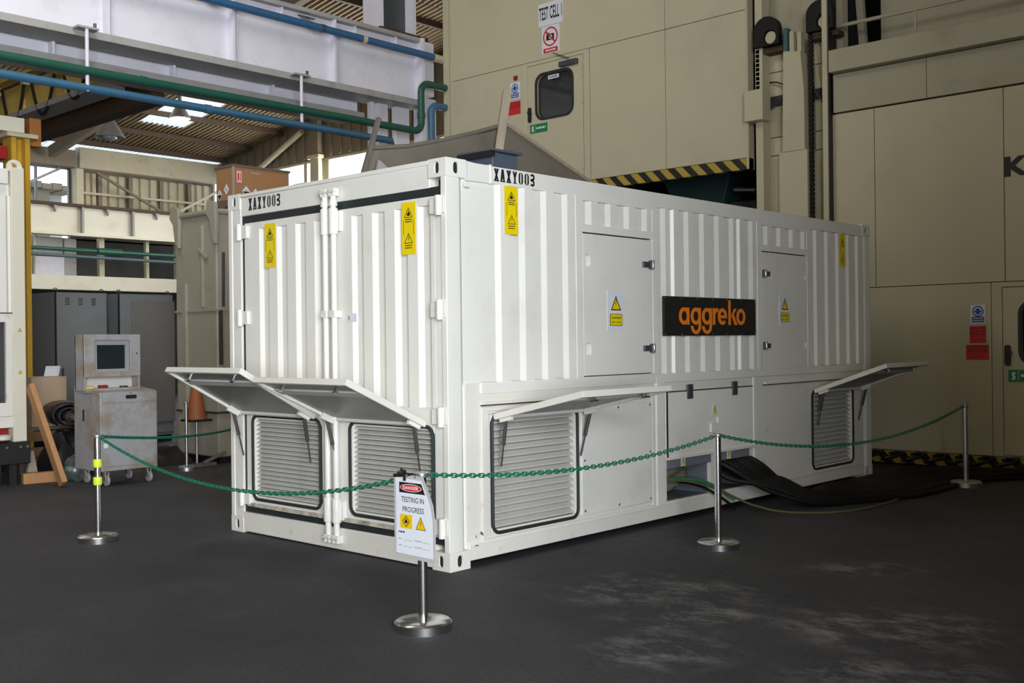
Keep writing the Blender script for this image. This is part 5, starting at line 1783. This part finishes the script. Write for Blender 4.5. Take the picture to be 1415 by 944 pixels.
MB().beam((1.86, 1.20, 3.222), (3.09, 1.23, 2.832), 0.030, 0.030).build('edge_batten', M['oldwood'], tp, off=of)
MB().prism([(0.455, 2.61), (0.62, 2.60), (0.60, 2.72), (0.50, 2.78)], frame((0, 1.22, 0), X, Z, -Y), -0.02, 0.0).build('plastic_corner', M['girdershade'], tp, off=of)
tag(MB().lathe([(0.11, 0), (0.11, 0.035), (0.07, 0.06), (0.02, 0.07)], (4.43, 0.32, RZ), 16).build('roof_cap', M['bluebox']), 'small blue cap on the far part of the container roof', 'cap')

# ================================================================ left: white generator housing
gh = thing('generator_housing', 'white steel housing with mesh grille on a black skid at the far left edge', 'housing', (-0.9, 7.6, 0))
of = tuple(gh.location)
yf = 6.62
FL = frame((0, yf, 0), X, Z, -Y)
MB().box(-0.02 - 2.4, 0.205, yf + 0.06, yf + 2.0, 0.60, 3.28).build('body', M['white'], gh, off=of, bevel=0.006)
MB().box(0.075, 0.215, yf, yf + 0.14, 0.45, 3.32).build('corner_post', M['ivory'], gh, off=of, bevel=0.008)
MB().corrugate([(-1.6, -.03), (-0.30, -.03), (-0.25, 0.0), (-0.17, 0.0), (-0.13, -.03), (-0.085, -.03), (-0.06, 0.0), (0.02, 0.0), (0.05, -.03), (0.075, -.03)], FL, 1.80, 3.02).build('corrugated_panel', M['white'], gh, smooth=False, off=of)
MB().plate(rect(-2.2, 0.075, 0.72, 1.79), [rect(-0.9, 0.010, 0.86, 1.70)], FL, -0.05, 0.0).build('grille_frame', M['white_worn'], gh, off=of, bevel=0.004)
MB().box(-2.2, 0.078, yf - 0.004, yf + 0.02, 1.79, 1.80).build('seam_or_shade_strip', M['rubber'], gh, off=of)
gr = MB()
for k in range(-14, 16):
    u = -0.45 + k * 0.05
    for s2 in (1, -1):
        a, b = (u - s2 * 0.18, 0.86), (u + s2 * 0.18, 1.70)
        pts = [(a[0] + (b[0] - a[0]) * t, a[1] + (b[1] - a[1]) * t) for t in (0, 1)]
        x_0, x_1 = sorted((pts[0][0], pts[1][0]))
        if x_1 > 0.01 or x_0 < -0.9:
            continue
        gr.tube([(pts[0][0], yf + 0.03, pts[0][1]), (pts[1][0], yf + 0.03, pts[1][1])], 0.006, 4, cap=False)
g_ = gr.build('wire_mesh', M['darksteel'], gh, off=of)
g_['kind'] = 'stuff'
MB().box(-0.9, 0.01, yf + 0.045, yf + 0.055, 0.86, 1.70).build('grille_backing', M['void'], gh, off=of)
MB().box(-2.2, 0.085, yf + 0.01, yf + 0.15, 0.60, 0.72).build('lower_beam', M['white_worn'], gh, off=of, bevel=0.005)
ey = MB()
ey.plate([(0.045, 3.28), (0.205, 3.28)] + [(0.125 + 0.080 * cos(a), 3.325 + 0.080 * sin(a)) for a in [pi * k / 10 for k in range(11)]], [circle(0.125, 3.335, 0.026, 12)], FL, -0.05, -0.02)
ey.build('lifting_eye', M['ivory'], gh, off=of, bevel=0.003)
MB().box(-0.6, 0.05, yf + 0.0, yf + 0.03, 3.14, 3.30).build('top_plate', M['white'], gh, off=of, bevel=0.005)
for zz in (1.62, 1.18):
    pr_ = Print(frame((0.130, yf, zz - 0.02), X, Z, -Y), 0.002)
    pr_.tri_sign(0.02, 0.02, 0.045, 0.04, 'amber', 'blk', 0.003)
    pr_.build(gh, off=of)
sk = MB().box(-2.4, 0.225, yf - 0.06, yf + 2.0, 0.22, 0.45)
sk.build('skid', M['black'], gh, off=of, bevel=0.01)
MB().box(-2.4, 0.06, yf + 0.1, yf + 1.9, 0.45, 0.62).build('red_bay', M['dkred'], gh, off=of)
MB().lathe([(0.06, 0), (0.085, 0.01), (0.085, 0.05), (0.05, 0.06)], (-0.03, yf + 0.02, 0.47), 14).build('filler_cap', M['slat'], gh, off=of)
for xx in (-0.02, 0.12, 0.19):
    MB().prism(circle(xx, 0.40, 0.012, 8), frame((0, yf - 0.06, 0), X, Z, -Y), 0, 0.012).build('bolt_head', M['steel'], gh, off=of)
MB().box(0.02, 0.09, yf - 0.02, yf + 0.06, 0.0, 0.22).build('skid_foot', M['black'], gh, off=of)
MB().box(-2.2, -0.02, yf + 0.1, yf + 1.9, 0.0, 0.22).build('skid_base', M['black'], gh, off=of)

# leaning plank and clutter beside it
tag(MB().beam((0.325, 6.03, 0.03), (0.222, 6.55, 1.03), 0.135, 0.055, (1, 0, 0.3)).build('plank', M['wood'], bevel=0.004), 'orange-brown pine plank leaning against the white housing', 'plank')
tag(MB().obox((0.36, 6.60, 0.055), (1, -0.15, 0), (0, 0, 1), (0.15, 1, 0), 0.20, 0.055, 0.05).build('timber_block', M['wood'], bevel=0.004), 'short pine block lying on the floor behind the leaning plank', 'block')
cr = thing('wooden_crate', 'low slatted wooden crate behind the leaning plank', 'crate', (0.86, 7.75, 0))
of = (0.86, 7.75, 0)
for zz in (0.06, 0.24, 0.42):
    MB().box(0.48, 1.24, 7.45, 7.47, zz - 0.055, zz + 0.055).build('slat', M['brownwood'] if zz > .1 else M['darkwood'], cr, off=of, bevel=0.003)
for xx in (0.50, 1.20):
    MB().box(xx, xx + 0.04, 7.47, 8.0, 0, 0.50).build('side', M['darkwood'], cr, off=of)
MB().box(0.48, 1.24, 7.47, 8.0, 0.49, 0.52).build('top_board', M['darkwood'], cr, off=of)
cbx = thing('cardboard_box', 'plain pale cardboard box standing on the slatted crate', 'box', (0.87, 7.70, 0.52))
of = (0.87, 7.70, 0.52)
MB().box(0.665, 1.075, 7.55, 7.90, 0.52, 1.085).build('carton', M['palecard'], cbx, off=of, bevel=0.006)
MB().box(0.83, 0.86, 7.545, 7.552, 0.62, 0.71).build('label', M['paper'], cbx, off=of)
MB().box(0.665, 0.87, 7.55, 7.90, 1.085, 1.092).build('flap', M['palecard'], cbx, off=of)
MB().box(0.872, 1.075, 7.55, 7.90, 1.085, 1.092).build('flap', M['palecard'], cbx, off=of)
tag(MB().obox((0.955, 7.66, 1.155), (1, 0, 0), (0, 1, 0.5), (0, -0.5, 1), 0.085, 0.003, 0.065).build('paper_sheet', M['paper']), 'white paper sheet propped on the pale cardboard box', 'paper')
# black sheet rolls
for (c0, c1, r, lab) in (((0.88, 6.92, 0.66), (0.96, 7.40, 0.68), 0.19, 'upper roll of black plastic sheet beside the cardboard box'),):
    m = MB()
    c0, c1 = Vector(c0), Vector(c1)
    ax = (c1 - c0).normalized()
    s1 = ax.cross(Z).normalized()
    u1 = s1.cross(ax)
    ring = []
    for k in range(40):
        q = k * 0.42
        rad = r * (0.28 + 0.72 * k / 39) * (1 + 0.06 * sin(3 * q))
        ring.append(s1 * (rad * cos(q) * 1.25) + u1 * (rad * sin(q) * 0.82))
    vs = [c0 + v_ for v_ in ring] + [c1 + v_ for v_ in ring]
    fs = [(k, k + 1, 41 + k, 40 + k) for k in range(39)]
    o = m.add(vs, fs).build('plastic_roll', M['blacktarp'], recalc=False)
    sd = o.modifiers.new('thick', 'SOLIDIFY'); sd.thickness = 0.012
    tag(o, lab, 'roll')
m = MB()
vs, fs = [], []
for i in range(15):
    for j in range(9):
        a, b = i / 14, j / 8
        h_ = (0.46 + 0.05 * sin(9 * a + 4 * b) + 0.035 * sin(17 * a - 6 * b)) * (min(1, 5 * min(a, 1 - a)) ** 0.5) * (min(1, 5 * min(b, 1 - b)) ** 0.5)
        vs.append((0.60 + 0.60 * a, 6.78 + 0.64 * b, max(0.003, h_)))
for i in range(14):
    for j in range(8):
        a = i * 9 + j
        fs.append((a, a + 9, a + 10, a + 1))
o = m.add(vs, fs).build('plastic_heap', M['blacktarp'], recalc=False)
tag(o, 'heap of crumpled black plastic sheet on the floor under the roll', 'sheet')
m = MB()
vs, fs = [], []
for i in range(13):
    for j in range(11):
        th, ph = 2 * pi * i / 13, pi * j / 10
        k_ = 1 + 0.13 * sin(3 * th + 2 * ph) + 0.08 * sin(7 * th - 3 * ph)
        vs.append((0.66 + 0.13 * k_ * cos(th) * sin(ph), 6.44 + 0.14 * k_ * sin(th) * sin(ph), max(0.0, 0.12 - 0.145 * cos(ph) * k_)))
for i in range(13):
    for j in range(10):
        a, b = i * 11 + j, ((i + 1) % 13) * 11 + j
        fs.append((a, b, b + 1, a + 1))
tag(m.add(vs, fs).build('plastic_bag', M['plastic']), 'crumpled greenish clear plastic bag on the floor left of the cart', 'bag')
fn = MB().prism([(0.30, 0.10), (0.44, 0.10), (0.38, 0.42), (0.355, 0.42)], frame((0, 6.85, 0), X, Z, -Y), -0.05, 0)
tag(fn.build('wooden_wedge', M['oldwood'], bevel=0.004), 'pale wooden wedge standing behind the leaning plank', 'wedge')
bpy.data.objects['wooden_wedge'].location.z = -0.10

# ================================================================ computer cart
ct = thing('computer_cart', 'grey steel computer cart on casters with a dark built-in monitor', 'cart', (0.88, 5.95, 0))
of = (0.88, 5.95, 0)
yf = 5.70
FC = frame((0, yf, 0), X, Z, -Y)
MB().box(0.565, 1.195, yf + 0.004, 6.28, 0.155, 0.965).build('cabinet_body', M['cart'], ct, off=of, bevel=0.006)
MB().prism(rect(0.590, 1.172, 0.200, 0.835), FC, -0.01, 0.010).build('door', M['cart'], ct, off=of, bevel=0.004)
dr = MB().prism(rect(0.590, 1.172, 0.855, 0.960), FC, -0.01, 0.010).build('drawer', M['cart'], ct, off=of, bevel=0.004)
MB().prism(rrect(0.835, 0.955, 0.890, 0.930, 0.015), FC, 0.008, 0.016).build('handle', M['black'], dr, off=of)
MB().prism(circle(0.89, 0.948, 0.006, 8), FC, 0.008, 0.014).build('lock', M['black'], dr, off=of)
MB().prism([(5.70, 0.963), (6.28, 1.03), (6.28, 0.963)], frame((0, 0, 0), Y, Z, X), 0.565, 1.195).build('sloping_top', M['cart'], ct, off=of, bevel=0.004)
sx0, sx1, sz0, sz1 = 0.474, 1.092, 1.005, 1.56
yb = yf + 0.16
FH = frame((0, yb, 0), X, Z, -Y)
MB().plate(rect(sx0, sx1, sz0 + 0.115, sz1), [rect(sx0 + 0.115, sx1 - 0.115, sz0 + 0.165, sz1 - 0.06)], FH, -0.02, 0.012).build('monitor_front', M['cart'], ct, off=of, bevel=0.005)
hs2 = MB()
hs2.plate(rect(sx0, sx1, 0.98, sz1), [rect(sx0 + 0.02, sx1 - 0.02, 1.0, sz1 - 0.02)], FH, -0.20, 0.0)
hs2.build('monitor_hood', M['cart'], ct, off=of, bevel=0.004)
MB().box(sx0, sx1, yb + 0.18, yb + 0.20, 0.98, sz1).build('hood_back', M['cart'], ct, off=of)
MB().box(sx0 + 0.02, sx1 - 0.02, yb + 0.15, yb + 0.17, 1.0, 1.13).build('tray_back', M['slat'], ct, off=of)
MB().box(0.50, 1.10, yb + 0.01, yb + 0.20, 0.962, 0.992).build('hood_foot', M['cart'], ct, off=of)
MB().plate(rect(sx0 + 0.100, sx1 - 0.100, sz0 + 0.150, sz1 - 0.045), [rect(sx0 + 0.155, sx1 - 0.150, sz0 + 0.195, sz1 - 0.11)], FH, -0.06, -0.025).build('screen_bezel', M['gry'], ct, off=of, bevel=0.004)
MB().prism(rect(sx0 + 0.150, sx1 - 0.145, sz0 + 0.19, sz1 - 0.105), FH, -0.07, -0.045).build('screen', M['screen'], ct, off=of)
MB().prism(circle(sx1 - 0.045, 1.36, 0.008, 8), FH, 0.010, 0.018).build('lock', M['black'], ct, off=of)
MB().box(0.555, 0.567, 6.05, 6.07, 0.66, 0.78).build('side_handle', M['black'], ct, off=of)
MB().prism(circle(0.615, 0.42, 0.028, 14), FC, 0.009, 0.013).build('round_sticker', M['paper'], ct, off=of)
for (xx, yy) in ((0.655, 5.77), (1.125, 5.77), (0.655, 6.20), (1.125, 6.20)):
    w = MB()
    w.box(xx - 0.022, xx - 0.016, yy - 0.02, yy + 0.03, 0.05, 0.14).box(xx + 0.016, xx + 0.022, yy - 0.02, yy + 0.03, 0.05, 0.14).box(xx - 0.03, xx + 0.03, yy - 0.03, yy + 0.04, 0.135, 0.155)
    cs = w.build('caster', M['steel'], ct, off=of, bevel=0.002)
    MB().prism(circle(yy - 0.01, 0.056, 0.056, 18), frame((xx, 0, 0), Y, Z, X), -0.014, 0.014).build('wheel', M['wheel'], cs, off=of, bevel=0.004)
tag(MB().obox((0.72, yb + 0.09, 1.012), (1, 0.2, 0), (0, 0, 1), (0.2, -1, 0), 0.045, 0.020, 0.03).build('red_tool', M['redplastic'], bevel=0.008), 'small red tool lying in the tray under the monitor', 'tool')
tag(MB().obox((0.56, yb + 0.09, 1.007), (1, -0.3, 0), (0, 0, 1), (0.3, 1, 0), 0.05, 0.015, 0.025).build('yellow_tool', M['amber'], bevel=0.006), 'small yellow and black tool lying left in the tray under the monitor', 'tool')
tag(MB().obox((0.95, yb + 0.09, 1.005), (1, 0.3, 0), (0, 0, 1), (0.3, -1, 0), 0.035, 0.013, 0.03).build('grey_tool', M['darksteel'], bevel=0.006), 'small grey part lying right in the tray under the monitor', 'tool')

# ================================================================ grey cabinets
def cabinet(x0, x1, y, d, h, label, m, vents=True):
    c = thing('switch_cabinet', label, 'cabinet', ((x0 + x1) / 2, y + d / 2, 0))
    of = tuple(c.location)
    FRc = frame((0, y, 0), X, Z, -Y)
    MB().box(x0, x1, y, y + d, 0.1, h).build('body', M[m], c, off=of, bevel=0.008)
    MB().box(x0 + 0.02, x1 - 0.02, y + 0.03, y + d - 0.02, 0, 0.1).build('plinth', M['black'], c, off=of)
    dz = h - 0.22 if vents else h - 0.05
    dd = MB().prism(rect(x0 + 0.03, x1 - 0.01, 0.14, dz), FRc, 0, 0.016).build('door', M[m], c, off=of, bevel=0.005)
    MB().prism(rect(x0 + 0.075, x0 + 0.095, 1.0, 1.14), FRc, 0.016, 0.035).build('handle', M['darksteel'], dd, off=of)
    MB().prism(rect(x0 - 0.008, x0 + 0.012, 0.1, h), FRc, -0.01, 0.010).build('edge_strip', M['black'], c, off=of)
    if vents:
        for k in range(3):
            u = x0 + 0.14 + k * 0.19
            for q in range(4):
                MB().prism(rect(u, u + 0.065, h - 0.175 + q * 0.028, h - 0.160 + q * 0.028), FRc, 0, 0.004).build('vent_slot', M['darksteel'], c, off=of, smooth=False)
    for xx in (x0 + 0.02, x1 - 0.06):
        MB().tube([(xx + 0.028 * cos(a), y + 0.04, h + 0.03 + 0.028 * sin(a)) for a in [2 * pi * k / 10 for k in range(10)]], 0.007, 6, closed=True).build('lifting_ring', M['black'], c, off=of)
    return c


cabinet(2.05, 2.80, 9.98, 0.80, 2.20, 'left grey switch cabinet with three vents and a tall door, behind the cart', 'cabinet')
cabinet(2.98, 3.84, 9.98, 0.80, 2.20, 'right grey switch cabinet with a brownish door, beside the vented one', 'cabinet', False)
c2 = bpy.data.objects['switch_cabinet.001']
MB().prism(rect(3.16, 3.84, 0.30, 2.10), frame((0, 9.955, 0), X, Z, -Y), 0, 0.03).build('ajar_panel', M['cabinet2'], c2, off=tuple(c2.location), bevel=0.006)

# ================================================================ beige tank with a box on top
tk = thing('steel_tank', 'tall beige-grey steel tank with lifting lugs behind the left edge of the container', 'tank', (3.5, 7.1, 0))
of = (3.5, 7.1, 0)
tx0, tx1, ty0, ty1, th = 2.48, 4.60, 6.58, 7.52, 3.05
MB().box(tx0, tx1, ty0, ty1, 0.08, th).build('shell', M['tank'], tk, off=of, bevel=0.02)
MB().box(tx0 + 0.05, tx1, ty0 + 0.05, ty1 - 0.05, 0, 0.08).build('foot_frame', M['black'], tk, off=of)
MB().tube([(tx0 - 0.02, ty0 - 0.02, th), (tx0 - 0.02, ty1, th)], 0.035, 8).tube([(tx0 - 0.02, ty0 - 0.02, th), (tx1, ty0 - 0.02, th)], 0.035, 8).build('top_rim', M['tank'], tk, off=of)
for (yy, s2) in ((6.62, 1), (7.46, 1)):
    l = MB().prism([(yy - 0.10, th + 0.10), (yy + 0.06, th + 0.14), (yy + 0.10, th - 0.02), (yy + 0.02, th - 0.10), (yy - 0.03, th - 0.34), (yy - 0.10, th - 0.40), (yy - 0.12, th - 0.1)], frame((tx0 - 0.06, 0, 0), Y, Z, -X), -0.05, 0.0)
    l.build('lifting_lug', M['tank'], tk, off=of, bevel=0.006)
for zz in (0.62, 1.02, 1.86):
    MB().box(tx0 - 0.02, tx0 + 0.02, ty0 - 0.01, ty1, zz - 0.012, zz + 0.012).build('seam', M['stay'] if zz != 1.86 else M['tank'], tk, off=of)
    MB().box(tx0, tx1, ty0 - 0.02, ty0 + 0.02, zz - 0.012, zz + 0.012).build('seam', M['stay'] if zz != 1.86 else M['tank'], tk, off=of)
MB().box(tx0 - 0.03, tx0 + 0.01, 7.24, 7.34, 0.3, 2.2).build('stiffener', M['tank'], tk, off=of, bevel=0.006)
MB().box(tx0 - 0.025, tx0 + 0.01, 6.86, 6.90, 1.9, 2.9).build('stiffener', M['tank'], tk, off=of, bevel=0.006)
MB().tube(smooth([(tx0 + .06, ty0 - 0.06, 2.55), (tx0 + .03, ty0 - 0.10, 2.3), (tx0 + .05, ty0 - 0.06, 1.9)], 4), 0.016, 6).build('hanging_wire', M['black'], tk, off=of)
MB().beam((tx0 - 0.03, 6.75, 2.50), (tx0 - 0.03, 6.95, 2.62), 0.03, 0.03).build('bracket', M['tank'], tk, off=of)
MB().box(tx0 + .02, tx0 + .06, ty0 - .03, ty0 + .01, 1.2, 1.86).build('rust_strip', M['stay'], tk, off=of)
MB().tube([(2.72, 6.60, 0.42), (2.72, 6.55, 0.42)], 0.012, 6).build('chain_hook', M['steel'], tk, off=of)
pl_ = thing('wooden_pallet', 'dark wooden pallet on top of the beige tank, under the brown carton', 'pallet', (3.5, 7.27, th))
of = (3.5, 7.27, th)
for k in range(3):
    MB().box(3.02, 4.05, 7.06 + k * 0.19, 7.16 + k * 0.19, th, th + 0.16).build('bearer', M['darkwood'], pl_, off=of)
for k in range(6):
    MB().box(3.02 + k * 0.175, 3.02 + k * 0.175 + 0.155, 7.05, 7.56, th + 0.16, th + 0.20).build('board', M['darkwood'], pl_, off=of)
bx = thing('brown_carton', 'brown carton with white diamond hazard labels and a pink label on a pallet', 'box', (3.5, 7.3, th + 0.20))
of = (3.5, 7.3, th + 0.20)
bz = th + 0.20
MB().box(3.07, 3.93, 7.11, 7.51, bz, bz + 0.485).build('carton', M['cardboard'], bx, off=of, bevel=0.008)
MB().box(3.055, 3.945, 7.095, 7.525, bz + 0.470, bz + 0.500).build('lid_edge', M['darkwood'], bx, off=of, bevel=0.004)
MB().box(3.06, 3.085, 7.10, 7.125, bz, bz + 0.48).build('corner_tape', M['oldwood'], bx, off=of)
MB().box(3.05, 3.95, 7.09, 7.53, bz - 0.0, bz + 0.05).build('strap', M['darkwood'], bx, off=of)
p = Print(frame((3.07, 7.11, bz), X, Z, -Y), 0.003)
p.rect(0.05, 0.125, 0.27, 0.42, 'pink').rect(0.065, 0.085, 0.30, 0.39, 'red', 0.0008).rect(0.10, 0.11, 0.30, 0.39, 'red', 0.0008)


def diamond(p, cx, cy, r, dark):
    p.poly([(cx - r, cy), (cx, cy - r * 1.15), (cx + r, cy), (cx, cy + r * 1.15)], 'paper')
    if dark:
        p.poly([(cx - r * .85, cy), (cx, cy - r), (cx + r * .85, cy)], 'blk', 0.0008).poly([(cx - r * .4, cy + r * .15), (cx + r * .4, cy + r * .15), (cx, cy + r * .5)], 'gry', 0.0008)
    else:
        p.poly([(cx - r * .3, cy - r * .35), (cx + r * .4, cy - r * .25), (cx + r * .35, cy - r * .1), (cx, cy - r * .1), (cx, cy + r * .5), (cx - r * .3, cy + r * .4)], 'gry', 0.0008)


diamond(p, 0.190, 0.165, 0.062, True)
diamond(p, 0.330, 0.150, 0.056, False)
p.rect(0.27, 0.40, 0.40, 0.425, 'palecard')
p.build(bx, off=of)
p = Print(frame((3.07, 7.51, bz), -Y, Z, -X), 0.003)
diamond(p, 0.085, 0.13, 0.062, True)
diamond(p, 0.245, 0.19, 0.062, False)
p.build(bx, off=of)

# ================================================================ clutter by the tank
kn = thing('road_cone', 'faded orange cone with a dark foot slipped over a thin steel post by the tank', 'cone', (2.20, 6.60, 0))
MB().lathe([(0.014, 0), (0.014, 0.95)], (0, 0, 0), 10).build('post', M['steel'], kn)
MB().lathe([(0.115, 0.560), (0.060, 0.93), (0.055, 0.94), (0.02, 0.94)], (0, 0, 0), 20).build('cone', M['conepl'], kn)
MB().box(-0.135, 0.135, -0.135, 0.135, 0.535, 0.562).build('foot_plate', M['black'], kn, bevel=0.006)
MB().lathe([(0.09, 0), (0.09, 0.03), (0.02, 0.04)], (0, 0, 0), 16).build('base', M['black'], kn)
for k, (a, b, lab) in enumerate((((1.35, 8.6, 0.10), (2.42, 8.2, 0.10), 'lower thick black hose lying behind the cart'), ((1.45, 8.8, 0.30), (2.44, 8.5, 0.32), 'upper thick black hose lying behind the cart'))):
    mid = tuple((Vector(a) + Vector(b)) / 2 + Vector((0, 0.1, 0.02)))
    tag(MB().tube(smooth([a, mid, b], 6), 0.10, 12).build('hose', M['blacktarp']), lab, 'hose')
tag(MB().box(2.02, 2.18, 8.95, 9.12, 0.0, 0.62).build('small_carton', M['palecard'], bevel=0.006), 'small upright buff carton at the foot of the grey cabinets', 'box')
tag(MB().beam((2.20, 6.46, 0.05), (2.46, 6.40, 0.16), 0.05, 0.03).build('timber_stick', M['darkwood'], bevel=0.004), 'short splintered stick on the floor beside the tank', 'stick')
tag(MB().beam((1.95, 6.52, 0.02), (2.40, 6.52, 0.02), 0.06, 0.04).build('timber_stick', M['darkwood'], bevel=0.004), 'dark stick lying flat on the floor behind the thin stanchion', 'stick')
vs, fs = [], []
for i in range(13):
    for j in range(7):
        a, b = i / 12, j / 6
        h_ = (0.16 + 0.05 * sin(8 * a + 5 * b)) * (min(1, 4 * min(a, 1 - a))) * (min(1, 4 * min(b, 1 - b)))
        vs.append((1.75 + 0.72 * a, 6.95 + 0.8 * b, max(0.003, h_)))
for i in range(12):
    for j in range(6):
        a = i * 7 + j
        fs.append((a, a + 7, a + 8, a + 1))
tag(MB().add(vs, fs).build('dark_sacking', M['blacktarp'], recalc=False), 'dark crumpled sacking on the floor between cart and tank', 'sacking')
